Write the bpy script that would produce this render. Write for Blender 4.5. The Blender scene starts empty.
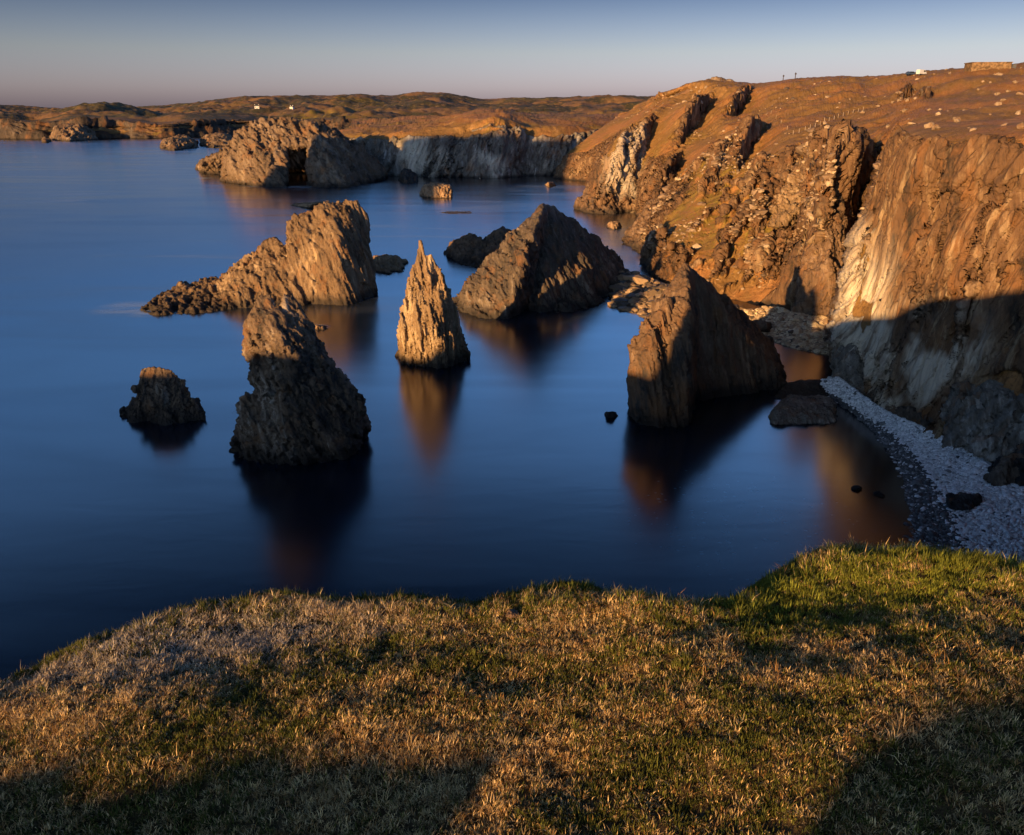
import bpy, bmesh, math
import numpy as np
from mathutils import Vector, Matrix
from mathutils.bvhtree import BVHTree

sc = bpy.context.scene
COL = sc.collection
rng = np.random.default_rng(7)

# ------------------------------------------------------------------ camera model
FPX, CX, CY, EYE = 800.0, 512.0, 417.5, 40.0
PITCH = math.atan(308.5 / FPX)
SP, CP = math.sin(PITCH), math.cos(PITCH)
SUN_EL = math.radians(9.0)
SUN_AZ = math.radians(34.0)
SUN_H = np.array([math.sin(SUN_AZ), math.cos(SUN_AZ)])                      # horizontal direction the light travels


def ray(u, v):
    x, y = (u - CX) / FPX, (CY - v) / FPX
    return np.array([x, CP + y * SP, -SP + y * CP])


def at_depth(u, v, Y):
    d = ray(u, v)
    return np.array([0, 0, EYE]) + d * (Y / d[1])


def at_level(u, v, z=0.0):
    d = ray(u, v)
    return np.array([0, 0, EYE]) + d * ((z - EYE) / d[2])


# ------------------------------------------------------------------ numpy noise
def _hash(ix, iy, iz, seed):
    h = (ix.astype(np.uint32) * np.uint32(374761393) + iy.astype(np.uint32) * np.uint32(668265263)
         + iz.astype(np.uint32) * np.uint32(2147483647 - 58731) + np.uint32((seed * 974711 + 1013) & 0xFFFFFFFF))
    h = (h ^ (h >> np.uint32(13))) * np.uint32(1274126177)
    h = (h ^ (h >> np.uint32(16))) * np.uint32(2246822519)
    return h ^ (h >> np.uint32(15))


_G = np.array([[1, 1, 0], [-1, 1, 0], [1, -1, 0], [-1, -1, 0], [1, 0, 1], [-1, 0, 1], [1, 0, -1], [-1, 0, -1],
               [0, 1, 1], [0, -1, 1], [0, 1, -1], [0, -1, -1], [1, 1, 0], [-1, 1, 0], [0, -1, 1], [0, -1, -1]], np.float32)


def perlin(p, seed=0):
    p = np.asarray(p, np.float32)
    i0 = np.floor(p)
    f = p - i0
    i0 = i0.astype(np.int32)
    w = f * f * f * (f * (f * 6 - 15) + 10)
    out = np.zeros(len(p), np.float32)
    for dx in (0, 1):
        wx = w[:, 0] if dx else 1 - w[:, 0]
        for dy in (0, 1):
            wy = w[:, 1] if dy else 1 - w[:, 1]
            for dz in (0, 1):
                wz = w[:, 2] if dz else 1 - w[:, 2]
                g = _G[_hash(i0[:, 0] + dx, i0[:, 1] + dy, i0[:, 2] + dz, seed) & np.uint32(15)]
                out += wx * wy * wz * (g[:, 0] * (f[:, 0] - dx) + g[:, 1] * (f[:, 1] - dy) + g[:, 2] * (f[:, 2] - dz))
    return out


def fbm(p, octv=4, seed=0, gain=0.5, lac=2.03):
    p = np.asarray(p, np.float32)
    s, a, t = 0, 1.0, 0.0
    for k in range(octv):
        s = s + a * perlin(p, seed + k * 17)
        t += a
        a *= gain
        p = p * lac + 3.7
    return s / t * 1.6


def ridged(p, octv=4, seed=0):
    p = np.asarray(p, np.float32)
    s, a, t = 0, 1.0, 0.0
    for k in range(octv):
        s = s + a * (1 - 2.2 * np.abs(perlin(p, seed + k * 13)))
        t += a
        a *= 0.52
        p = p * 2.07 + 5.1
    return s / t


def worley(p, seed=0):
    """F1, F2 and the nearest cell's random value."""
    p = np.asarray(p, np.float32)
    i0 = np.floor(p).astype(np.int32)
    f1 = np.full(len(p), 9.0, np.float32)
    f2 = f1.copy()
    cid = np.zeros(len(p), np.float32)
    tilt = np.zeros(len(p), np.float32)
    for dx in (-1, 0, 1):
        for dy in (-1, 0, 1):
            for dz in (-1, 0, 1):
                h = _hash(i0[:, 0] + dx, i0[:, 1] + dy, i0[:, 2] + dz, seed)
                ox = (h & np.uint32(1023)).astype(np.float32) / 1023 + (i0[:, 0] + dx)
                oy = ((h >> np.uint32(10)) & np.uint32(1023)).astype(np.float32) / 1023 + (i0[:, 1] + dy)
                oz = ((h >> np.uint32(20)) & np.uint32(1023)).astype(np.float32) / 1023 + (i0[:, 2] + dz)
                d = np.sqrt((ox - p[:, 0]) ** 2 + (oy - p[:, 1]) ** 2 + (oz - p[:, 2]) ** 2)
                near = d < f1
                f2 = np.where(near, f1, np.minimum(f2, d))
                r = ((h * np.uint32(2654435761)) >> np.uint32(8)).astype(np.float32) / 16777216.0
                cid = np.where(near, r, cid)
                h2 = (h ^ (h >> np.uint32(11))) * np.uint32(1597334677)
                gx = (h2 & np.uint32(255)).astype(np.float32) / 127.5 - 1
                gy = ((h2 >> np.uint32(8)) & np.uint32(255)).astype(np.float32) / 127.5 - 1
                gz = ((h2 >> np.uint32(16)) & np.uint32(255)).astype(np.float32) / 127.5 - 1
                tilt = np.where(near, (p[:, 0] - ox) * gx + (p[:, 1] - oy) * gy + (p[:, 2] - oz) * gz, tilt)
                f1 = np.where(near, d, f1)
    return f1, f2, cid, tilt


def rot(ax, ay, az=0):
    cx, sx, cy, sy, cz, sz = math.cos(ax), math.sin(ax), math.cos(ay), math.sin(ay), math.cos(az), math.sin(az)
    return (np.array([[1, 0, 0], [0, cx, -sx], [0, sx, cx]]) @ np.array([[cy, 0, sy], [0, 1, 0], [-sy, 0, cy]])
            @ np.array([[cz, -sz, 0], [sz, cz, 0], [0, 0, 1]]))


def normals(co, faces):
    a, b = co[faces[:, 2]] - co[faces[:, 0]], co[faces[:, 3 if faces.shape[1] == 4 else 1]] - co[faces[:, 1 if faces.shape[1] == 4 else 0]]
    fn = np.cross(a, b) if faces.shape[1] == 4 else np.cross(b, a)
    n = np.zeros_like(co)
    for k in range(faces.shape[1]):
        for c in range(3):
            n[:, c] += np.bincount(faces[:, k], weights=fn[:, c], minlength=len(co))
    return n / np.maximum(np.linalg.norm(n, axis=1, keepdims=True), 1e-9)


def smooth(co, faces, it=2, fac=0.5):
    e = np.concatenate([np.stack([faces[:, k], faces[:, (k + 1) % faces.shape[1]]], 1) for k in range(faces.shape[1])])
    cnt = np.bincount(e[:, 0], minlength=len(co)) + np.bincount(e[:, 1], minlength=len(co))
    for _ in range(it):
        s = np.zeros_like(co)
        for c in range(3):
            s[:, c] = np.bincount(e[:, 0], weights=co[e[:, 1], c], minlength=len(co)) + np.bincount(e[:, 1], weights=co[e[:, 0], c], minlength=len(co))
        co = co * (1 - fac) + fac * s / np.maximum(cnt, 1)[:, None]
    return co


def rock_disp(co, faces, size, amp, seed, tilt=(0.12, 0.2), stretch=0.38, mask=None, fine=True, plate=1.25, warp=0.07, cells=0.62, strata=0.75):
    """Break a surface into tilted strata: size = block size in metres, amp = depth in metres."""
    R = rot(tilt[0], tilt[1], 0.35)
    S = np.array([plate, 0.75, stretch])

    def q(c, L, sc=S):
        w = c / L
        w = w + warp * np.stack([fbm(w * 0.7 + 9, 2, seed + 3), fbm(w * 0.7 + 31, 2, seed + 4), fbm(w * 0.7 + 57, 2, seed + 5)], 1)
        return (w @ R) * sc
    m = np.ones(len(co)) if mask is None else mask
    n = normals(co, faces)
    p = q(co, size * 1.7)
    d = 0.55 * fbm(p, 3, seed + 50) + 0.55 * ridged(p * 0.8, 3, seed + 60)
    co = co + n * (amp * d * m)[:, None]
    SS = np.array([1.7, 0.5, stretch * 0.4])
    for L, A, sd in ((1.25, 0.55, 0), (0.55, 0.36, 7), (0.24, 0.20, 13))[:3 if fine else 2]:
        n = normals(co, faces)
        f1, f2, c, tl = worley(q(co, size * L), seed + sd)
        d = cells * ((c - 0.5) * 0.8 + tl * 1.6 - 0.22 * np.exp(-(f2 - f1) / 0.06))
        v = perlin(q(co, size * L * 1.1, SS), seed + 90 + sd)
        v2 = perlin(q(co, size * L * 1.6, SS) + 40, seed + 97 + sd)
        d = d + strata * (0.9 * (0.45 - 2.2 * np.abs(v)) - 0.55 * np.exp(-np.abs(v2) / 0.045))
        co = co + n * (amp * A * d * m)[:, None]
    return co


# ------------------------------------------------------------------ mesh helpers
def mesh_from(name, co, faces, mat, attrs=None, flat=False):
    me = bpy.data.meshes.new(name)
    n, k = faces.shape
    me.vertices.add(len(co))
    me.vertices.foreach_set('co', np.asarray(co, np.float32).ravel())
    me.loops.add(n * k)
    me.loops.foreach_set('vertex_index', faces.astype(np.int32).ravel())
    me.polygons.add(n)
    me.polygons.foreach_set('loop_start', np.arange(0, n * k, k, dtype=np.int32))
    me.polygons.foreach_set('use_smooth', np.full(n, not flat))
    for key, arr in (attrs or {}).items():
        arr = np.asarray(arr, np.float32)
        if arr.ndim == 1:
            me.attributes.new(key, 'FLOAT', 'POINT').data.foreach_set('value', arr)
        else:
            me.attributes.new(key, 'FLOAT_VECTOR', 'POINT').data.foreach_set('vector', arr.ravel())
    me.update()
    me.validate()
    if mat:
        me.materials.append(mat)
    return me


def link(name, me, loc=None, parent=None):
    o = bpy.data.objects.new(name, me)
    COL.objects.link(o)
    if loc is not None:
        o.location = loc
    if parent is not None:
        o.parent = parent
    return o


def tag(o, label=None, cat=None, group=None, kind=None):
    for k, v in (('label', label), ('category', cat), ('group', group), ('kind', kind)):
        if v:
            o[k] = v
    return o


def hulls_to_remesh(hulls, voxel):
    bm = bmesh.new()
    for pts in hulls:
        vs = []
        for p in pts:
            vs.append(bm.verts.new(p))
        bmesh.ops.convex_hull(bm, input=vs, use_existing_faces=False)
        loose = [v for v in bm.verts if not v.link_faces]
        bmesh.ops.delete(bm, geom=loose, context='VERTS')
    bmesh.ops.recalc_face_normals(bm, faces=bm.faces)
    me = bpy.data.meshes.new('tmp')
    bm.to_mesh(me)
    bm.free()
    o = link('tmp', me)
    md = o.modifiers.new('r', 'REMESH')
    md.mode = 'VOXEL'
    md.voxel_size = voxel
    dg = bpy.context.evaluated_depsgraph_get()
    ev = o.evaluated_get(dg)
    m2 = ev.to_mesh()
    co = np.empty(len(m2.vertices) * 3, np.float32)
    m2.vertices.foreach_get('co', co)
    co = co.reshape(-1, 3).astype(np.float64)
    nl = len(m2.loops)
    vi = np.empty(nl, np.int32)
    m2.loops.foreach_get('vertex_index', vi)
    faces = vi.reshape(-1, 4)
    ev.to_mesh_clear()
    bpy.data.objects.remove(o)
    bpy.data.meshes.remove(me)
    return co, faces


def expand(hull, depth=3.0):
    out = []
    for p in hull:
        if len(p) == 2:
            w = at_level(*p)
            out.append(w)
            out.append(w - np.array([0, 0, depth]))
        elif p[2] == 'z':
            out.append(at_level(p[0], p[1], p[3]))
        else:
            out.append(at_depth(*p))
    return out


def rock_geo(hulls, voxel, size, amp, seed, tilt=(0.12, 0.2), stretch=0.38, soft=2, depth=3.0, fine=True, tip=True, plate=1.25, cells=0.62, strata=0.75):
    co, faces = hulls_to_remesh([expand(h, depth) for h in hulls], voxel)
    co = smooth(co, faces, soft)
    z1 = co[:, 2].max()
    m = np.clip((z1 - co[:, 2]) / (0.3 * max(z1, 0.5)), 0.4, 1) if tip else None
    co = rock_disp(co, faces, size, amp, seed, tilt, stretch, mask=m, fine=fine, plate=plate, cells=cells, strata=strata)
    return co, faces


def rock(name, label, cat, hulls, voxel, size, amp, seed, mat, group=None, **kw):
    co, faces = rock_geo(hulls, voxel, size, amp, seed, **kw)
    base = np.array([co[:, 0].mean(), co[:, 1].mean(), 0.0])
    me = mesh_from(name, co - base, faces, mat)
    return tag(link(name, me, base), label, cat, group)


# ------------------------------------------------------------------ materials
class NT:
    def __init__(self, name):
        self.m = bpy.data.materials.new(name)
        self.m.use_nodes = True
        self.t = self.m.node_tree
        self.t.nodes.clear()
        self.out = self.t.nodes.new('ShaderNodeOutputMaterial')

    def n(self, kind, **props):
        nd = self.t.nodes.new(kind)
        for k, v in props.items():
            setattr(nd, k, v)
        return nd

    def l(self, a, b):
        self.t.links.new(a, b)

    def val(self, sock, v):
        if hasattr(v, 'is_output'):
            self.l(v, sock)
        else:
            sock.default_value = v

    def pos(self, scale=(1, 1, 1), r=(0, 0, 0)):
        g = self.n('ShaderNodeNewGeometry')
        mp = self.n('ShaderNodeMapping')
        self.l(g.outputs['Position'], mp.inputs['Vector'])
        mp.inputs['Rotation'].default_value = r
        m2 = self.n('ShaderNodeMapping')
        self.l(mp.outputs[0], m2.inputs['Vector'])
        m2.inputs['Scale'].default_value = scale
        return m2.outputs[0]

    def attr(self, name, vec=False):
        a = self.n('ShaderNodeAttribute', attribute_name=name)
        return a.outputs['Vector'] if vec else a.outputs['Fac']

    def noise(self, vec, scale=1, detail=6, rough=0.6, dist=0.0):
        nd = self.n('ShaderNodeTexNoise')
        self.l(vec, nd.inputs['Vector'])
        nd.inputs['Scale'].default_value = scale
        nd.inputs['Detail'].default_value = detail
        nd.inputs['Roughness'].default_value = rough
        nd.inputs['Distortion'].default_value = dist
        return nd.outputs['Fac']

    def voro(self, vec, scale=1, feature='F1', out='Distance'):
        nd = self.n('ShaderNodeTexVoronoi', feature=feature)
        self.l(vec, nd.inputs['Vector'])
        nd.inputs['Scale'].default_value = scale
        return nd.outputs[out]

    def rmp(self, f, a, b, lo=0.0, hi=1.0, smooth=True):
        nd = self.n('ShaderNodeMapRange')
        if smooth:
            nd.interpolation_type = 'SMOOTHSTEP'
        self.l(f, nd.inputs['Value'])
        for k, v in zip(('From Min', 'From Max', 'To Min', 'To Max'), (a, b, lo, hi)):
            nd.inputs[k].default_value = v
        return nd.outputs['Result']

    def math(self, op, a, b=None, c=None):
        nd = self.n('ShaderNodeMath', operation=op)
        for i, v in enumerate((a, b, c)):
            if v is not None:
                self.val(nd.inputs[i], v)
        return nd.outputs[0]

    def mix(self, f, a, b, blend='MIX'):
        nd = self.n('ShaderNodeMix', data_type='RGBA', blend_type=blend)
        self.val(nd.inputs['Factor'], f)
        for s, v in ((nd.inputs[6], a), (nd.inputs[7], b)):
            if isinstance(v, tuple):
                s.default_value = (*v, 1) if len(v) == 3 else v
            else:
                self.l(v, s)
        return nd.outputs[2]

    def sep(self, v):
        nd = self.n('ShaderNodeSeparateXYZ')
        self.l(v, nd.inputs[0])
        return nd.outputs

    def bsdf(self, color, rough=0.9, spec=0.2, bump=None, strength=0.6, dist=0.1):
        b = self.n('ShaderNodeBsdfPrincipled')
        if isinstance(color, tuple):
            b.inputs['Base Color'].default_value = (*color, 1)
        else:
            self.l(color, b.inputs['Base Color'])
        self.val(b.inputs['Roughness'], rough)
        self.val(b.inputs['Specular IOR Level'], spec)
        if bump is not None:
            bp = self.n('ShaderNodeBump')
            bp.inputs['Strength'].default_value = strength
            bp.inputs['Distance'].default_value = dist
            self.l(bump, bp.inputs['Height'])
            self.l(bp.outputs[0], b.inputs['Normal'])
        self.l(b.outputs[0], self.out.inputs['Surface'])
        return b


def rock_colour(t, k=1.0, dark=(0.04, 0.031, 0.024), mid=(0.15, 0.096, 0.058), pale=(0.33, 0.25, 0.165), tilt=(0.12, 0.2, 0.3), bias=0.0, wet=1.6):
    """k = texture frequency factor (bigger rocks, smaller k)."""
    p = t.pos((1, 1, 0.33), tilt)
    big = t.noise(p, 0.16 * k, 5, 0.6, 0.4)
    med = t.noise(p, 0.7 * k, 6, 0.65, 0.6)
    fin = t.noise(t.pos((1, 1, 0.6), tilt), 3.2 * k, 6, 0.7)
    f = t.math('ADD', t.math('MULTIPLY', big, 0.5), t.math('ADD', t.math('MULTIPLY', med, 0.32), t.math('MULTIPLY', fin, 0.18)))
    lay = t.noise(t.pos((2.6, 0.9, 0.16), tilt), 0.55 * k, 5, 0.65, 0.3)
    f = t.math('ADD', t.math('MULTIPLY', f, 0.72), t.math('MULTIPLY', lay, 0.28))
    f = t.math('ADD', f, bias)
    c = t.mix(t.rmp(f, 0.40, 0.50), dark, mid)
    c = t.mix(t.rmp(f, 0.50, 0.63), c, pale)
    rust = t.noise(t.pos((1, 1, 0.7)), 0.35 * k, 5, 0.6)
    c = t.mix(t.rmp(rust, 0.52, 0.68, 0, 0.55), c, (0.20, 0.09, 0.034))
    z = t.sep(t.pos())[2]
    zz = t.math('ADD', z, t.math('MULTIPLY', t.math('SUBTRACT', t.noise(t.pos(), 0.5, 4), 0.5), 1.7 * wet))
    c = t.mix(t.rmp(zz, 0.2 * wet, 1.7 * wet, 0.85, 0.0), c, (0.022, 0.018, 0.015))
    h = t.math('ADD', t.math('ADD', med, t.math('MULTIPLY', fin, 0.6)), t.math('MULTIPLY', lay, 0.9))
    return c, h, f


def rock_mat(name, k=1.0, bump=0.35, **kw):
    t = NT(name)
    c, h, _ = rock_colour(t, k, **kw)
    t.bsdf(c, 0.85, 0.25, h, 1.0, bump / k)
    return t.m


M_tan = rock_mat('pale_tan_gneiss', 1.0, dark=(0.055, 0.038, 0.025), mid=(0.20, 0.127, 0.068), pale=(0.47, 0.34, 0.20), bias=0.02)
M_dark = rock_mat('dark_brown_gneiss', 1.0, dark=(0.035, 0.03, 0.027), mid=(0.095, 0.068, 0.048), pale=(0.27, 0.21, 0.155), bias=-0.005)
M_stack = rock_mat('dark_grey_gneiss', 1.3, dark=(0.028, 0.025, 0.024), mid=(0.135, 0.088, 0.055), pale=(0.42, 0.34, 0.26), bias=-0.012)
M_brown = rock_mat('golden_brown_gneiss', 0.9, dark=(0.035, 0.024, 0.017), mid=(0.15, 0.094, 0.052), pale=(0.38, 0.265, 0.155), bias=0.005)
M_pyr = rock_mat('rusty_gneiss', 0.9, dark=(0.035, 0.03, 0.026), mid=(0.125, 0.074, 0.043), pale=(0.28, 0.185, 0.115), bias=0.0)
M_far = rock_mat('distant_gneiss', 0.35, 0.3, mid=(0.13, 0.085, 0.053), pale=(0.30, 0.22, 0.15), bias=0.0, wet=2.0)
M_low = rock_mat('tidal_rock', 1.4, mid=(0.19, 0.115, 0.062), pale=(0.36, 0.235, 0.13), wet=0.3, bias=0.04)
M_grey = rock_mat('grey_ribbed_rock', 1.2, dark=(0.03, 0.027, 0.024), mid=(0.15, 0.13, 0.106), pale=(0.44, 0.385, 0.32), wet=0.1, bias=0.01)
M_boulder = rock_mat('pale_boulder', 2.0, mid=(0.21, 0.145, 0.09), pale=(0.36, 0.27, 0.185), bias=0.02, wet=0.1)
M_black = rock_mat('wet_black_rock', 2.0, dark=(0.012, 0.012, 0.012), mid=(0.03, 0.028, 0.026), pale=(0.09, 0.085, 0.08), wet=0.4)


def terrain_mat(name, k=1.0, turf=((0.25, 0.118, 0.044), (0.19, 0.105, 0.038), (0.33, 0.19, 0.085)), pale=(0.38, 0.27, 0.155), streak=True, rdark=(0.035, 0.026, 0.02), rmid=(0.118, 0.066, 0.036), rpale=(0.29, 0.19, 0.105)):
    t = NT(name)
    c, h, f = rock_colour(t, k * 0.8, dark=rdark, mid=rmid, pale=rpale, bias=0.0, wet=1.2)
    if streak:
        st = t.attr('st', True)
        mp = t.n('ShaderNodeMapping')
        t.l(st, mp.inputs['Vector'])
        mp.inputs['Scale'].default_value = (5.0, 0.55, 1)
        s1 = t.noise(mp.outputs[0], 1.0, 7, 0.66, 0.12)
        c = t.mix(t.rmp(s1, 0.46, 0.30, 0, 0.75), c, (0.062, 0.038, 0.027))
        c = t.mix(t.rmp(s1, 0.56, 0.66, 0, 0.6), c, pale)
        pa = t.attr('pale')
        c = t.mix(t.math('MULTIPLY', pa, t.rmp(s1, 0.36, 0.56, 0.15, 0.95)), c, (0.54, 0.455, 0.345))
        h = t.math('ADD', h, t.math('MULTIPLY', s1, 0.8))
    g = t.attr('grass')
    p = t.pos()
    n1 = t.noise(p, 0.05 * k, 5, 0.6)
    n2 = t.noise(p, 0.45 * k, 7, 0.68)
    n3 = t.noise(p, 2.2 * k, 6, 0.7)
    tc = t.mix(t.rmp(n1, 0.44, 0.54), turf[0], turf[1])
    tc = t.mix(t.rmp(n2, 0.5, 0.72, 0, 0.8), tc, turf[2])
    tc = t.mix(t.rmp(n3, 0.50, 0.34, 0, 0.65), tc, (0.06, 0.034, 0.016))
    gr = t.attr('green')
    tc = t.mix(t.math('MULTIPLY', gr, t.rmp(n2, 0.4, 0.62, 0.0, 0.85)), tc, (0.16, 0.115, 0.022))
    m = t.rmp(t.math('ADD', g, t.math('MULTIPLY', t.math('SUBTRACT', t.noise(p, 0.8 * k, 7, 0.7), 0.5), 0.9)), 0.42, 0.60)
    c = t.mix(m, c, tc)
    h = t.math('ADD', t.math('MULTIPLY', h, t.math('SUBTRACT', 1.0, t.math('MULTIPLY', m, 0.6))), t.math('MULTIPLY', n3, 0.35))
    t.bsdf(c, 0.92, 0.12, h, 0.8, 0.35 / k)
    return t.m


M_cliff = terrain_mat('cliff_and_moor', 1.0)
M_mid = terrain_mat('headland_rock_and_turf', 0.5, pale=(0.5, 0.45, 0.4), rmid=(0.13, 0.11, 0.09), rpale=(0.36, 0.31, 0.26))
M_coast = terrain_mat('distant_moor', 0.16, streak=False, turf=((0.17, 0.095, 0.045), (0.045, 0.042, 0.026), (0.30, 0.17, 0.075)), rdark=(0.02, 0.018, 0.017), rmid=(0.05, 0.038, 0.03), rpale=(0.14, 0.105, 0.08))  # rock tones darkened in place of shade on the far coast cliffs


# ------------------------------------------------------------------ world, sun, camera
SKY_STOPS = [(0.0, (1.2, 1.09, 2.2)), (0.022, (1.3, 1.18, 2.12)), (0.06, (1.16, 1.05, 1.46)), (0.115, (0.5, 0.51, 0.80)), (0.17, (0.5, 0.96, 2.1)), (0.30, (2.0, 3.0, 4.6)), (0.41, (2.7, 3.6, 5.1)), (0.48, (0.22, 0.4, 0.75)), (0.58, (0.07, 0.14, 0.27)), (1.0, (0.05, 0.09, 0.19))]


def setup():
    w = bpy.data.worlds.new('World')
    sc.world = w
    w.use_nodes = True
    nt = w.node_tree
    nt.nodes.clear()
    out = nt.nodes.new('ShaderNodeOutputWorld')
    bg = nt.nodes.new('ShaderNodeBackground')
    sky = nt.nodes.new('ShaderNodeTexSky')
    sky.sky_type = 'NISHITA'
    sky.sun_disc = False
    sky.sun_elevation = SUN_EL
    sky.sun_rotation = SUN_AZ + math.pi
    sky.altitude = 40
    sky.air_density = 1.0
    sky.dust_density = 1.0
    sky.ozone_density = 2.0
    bg.inputs['Strength'].default_value = 0.052
    # pinkish low down, added bright band to lift the sea, dark overhead, paler east
    tc = nt.nodes.new('ShaderNodeTexCoord')
    sx = nt.nodes.new('ShaderNodeSeparateXYZ')
    nt.links.new(tc.outputs['Generated'], sx.inputs[0])
    rp = nt.nodes.new('ShaderNodeValToRGB')
    nt.links.new(sx.outputs[2], rp.inputs[0])
    el = rp.color_ramp.elements
    stops = SKY_STOPS
    el[0].position, el[0].color = stops[0][0], (*stops[0][1], 1)
    el[1].position, el[1].color = stops[-1][0], (*stops[-1][1], 1)
    for p, c in stops[1:-1]:
        e = el.new(p)
        e.color = (*c, 1)
    mu = nt.nodes.new('ShaderNodeMix')
    mu.data_type, mu.blend_type = 'RGBA', 'MULTIPLY'
    mu.inputs[0].default_value = 1
    nt.links.new(sky.outputs[0], mu.inputs[6])
    nt.links.new(rp.outputs[0], mu.inputs[7])
    mr = nt.nodes.new('ShaderNodeMapRange')
    nt.links.new(sx.outputs[0], mr.inputs[0])
    for i, v in ((1, -0.6), (2, 0.6), (3, 0.76), (4, 1.04)):
        mr.inputs[i].default_value = v
    m2 = nt.nodes.new('ShaderNodeVectorMath')
    m2.operation = 'SCALE'
    nt.links.new(mu.outputs[2], m2.inputs[0])
    nt.links.new(mr.outputs[0], m2.inputs['Scale'])
    nt.links.new(m2.outputs[0], bg.inputs['Color'])
    nt.links.new(bg.outputs[0], out.inputs['Surface'])
    L = bpy.data.lights.new('sun', 'SUN')
    L.energy = 5.0
    L.angle = math.radians(0.55)
    L.color = (1.0, 0.60, 0.24)
    so = bpy.data.objects.new('sun', L)
    COL.objects.link(so)
    d = Vector((SUN_H[0] * math.cos(SUN_EL), SUN_H[1] * math.cos(SUN_EL), -math.sin(SUN_EL)))
    so.rotation_euler = d.to_track_quat('-Z', 'Y').to_euler()
    so.location = (-60, -100, 90)
    cam = bpy.data.cameras.new('camera')
    cam.sensor_width = 36
    cam.lens = 36 * FPX / 1024
    cam.clip_end = 60000
    cam.clip_start = 0.05
    co = bpy.data.objects.new('camera', cam)
    COL.objects.link(co)
    co.location = (0, 0, EYE)
    co.rotation_euler = (math.pi / 2 - PITCH, 0, 0)
    sc.camera = co
    vs = sc.view_settings
    vs.view_transform = 'Standard'
    vs.look = 'None'
    vs.exposure = 1.2
    vs.gamma = 1
    vs.use_curve_mapping = False
    sc.render.engine = 'CYCLES'
    sc.cycles.use_denoising = True
    sc.cycles.max_bounces = 6
    sc.cycles.diffuse_bounces = 2
    sc.cycles.glossy_bounces = 3


setup()

# ------------------------------------------------------------------ lofted terrain
def catmull(P, t):
    """P (n, ...) control points, t in [0, n-1]."""
    n = len(P)
    i = np.clip(np.floor(t).astype(int), 0, n - 2)
    f = (t - i).reshape((-1,) + (1,) * (P.ndim - 1))
    g = lambda k: P[np.clip(k, 0, n - 1)]
    a, b, c, d = g(i - 1), g(i), g(i + 1), g(i + 2)
    return b + 0.5 * f * (c - a + f * (2 * a - 5 * b + 4 * c - d + f * (3 * (b - c) + d - a)))


def loft(cols, rows_per, cols_per):
    C = []
    for col in cols:
        pts = [at_level(*p) if len(p) == 2 else (at_depth(*p) if p[0] != 'w' else np.array(p[1:], float)) for p in col]
        b = pts[0]
        out = pts[0] - pts[1]
        out = np.array([out[0], out[1], 0])
        out = out / max(np.linalg.norm(out), 1e-6) * 1.2
        C.append([b + out + np.array([0, 0, -2.5 - b[2]])] + pts)
    G = np.array(C)                                            # (ncol, nlev, 3)
    nc, nl = G.shape[:2]
    if np.isscalar(cols_per):
        cols_per = [cols_per] * (nc - 1)
    tc = np.concatenate([np.linspace(i, i + 1, k, endpoint=False) for i, k in enumerate(cols_per)] + [[nc - 1]])
    tr = np.concatenate([np.linspace(i, i + 1, k, endpoint=False) for i, k in enumerate(rows_per)] + [[nl - 1]])
    A = catmull(G, tc)                                         # (M, nlev, 3)
    B = catmull(np.swapaxes(A, 0, 1), tr)                      # (N, M, 3)
    N, M = B.shape[:2]
    co = B.reshape(-1, 3)
    idx = np.arange(N * M).reshape(N, M)
    faces = np.stack([idx[:-1, :-1], idx[:-1, 1:], idx[1:, 1:], idx[1:, :-1]], -1).reshape(-1, 4)
    st = np.stack(np.meshgrid(tr, tc, indexing='ij'), -1).reshape(-1, 2)
    st = np.stack([st[:, 1], st[:, 0], np.zeros(len(st))], 1)
    n = normals(co, faces)
    if n[:, 2].mean() < 0:
        faces = faces[:, ::-1]
    return co, faces, st


def sstep(x, a, b):
    t = np.clip((x - a) / (b - a), 0, 1)
    return t * t * (3 - 2 * t)


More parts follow.
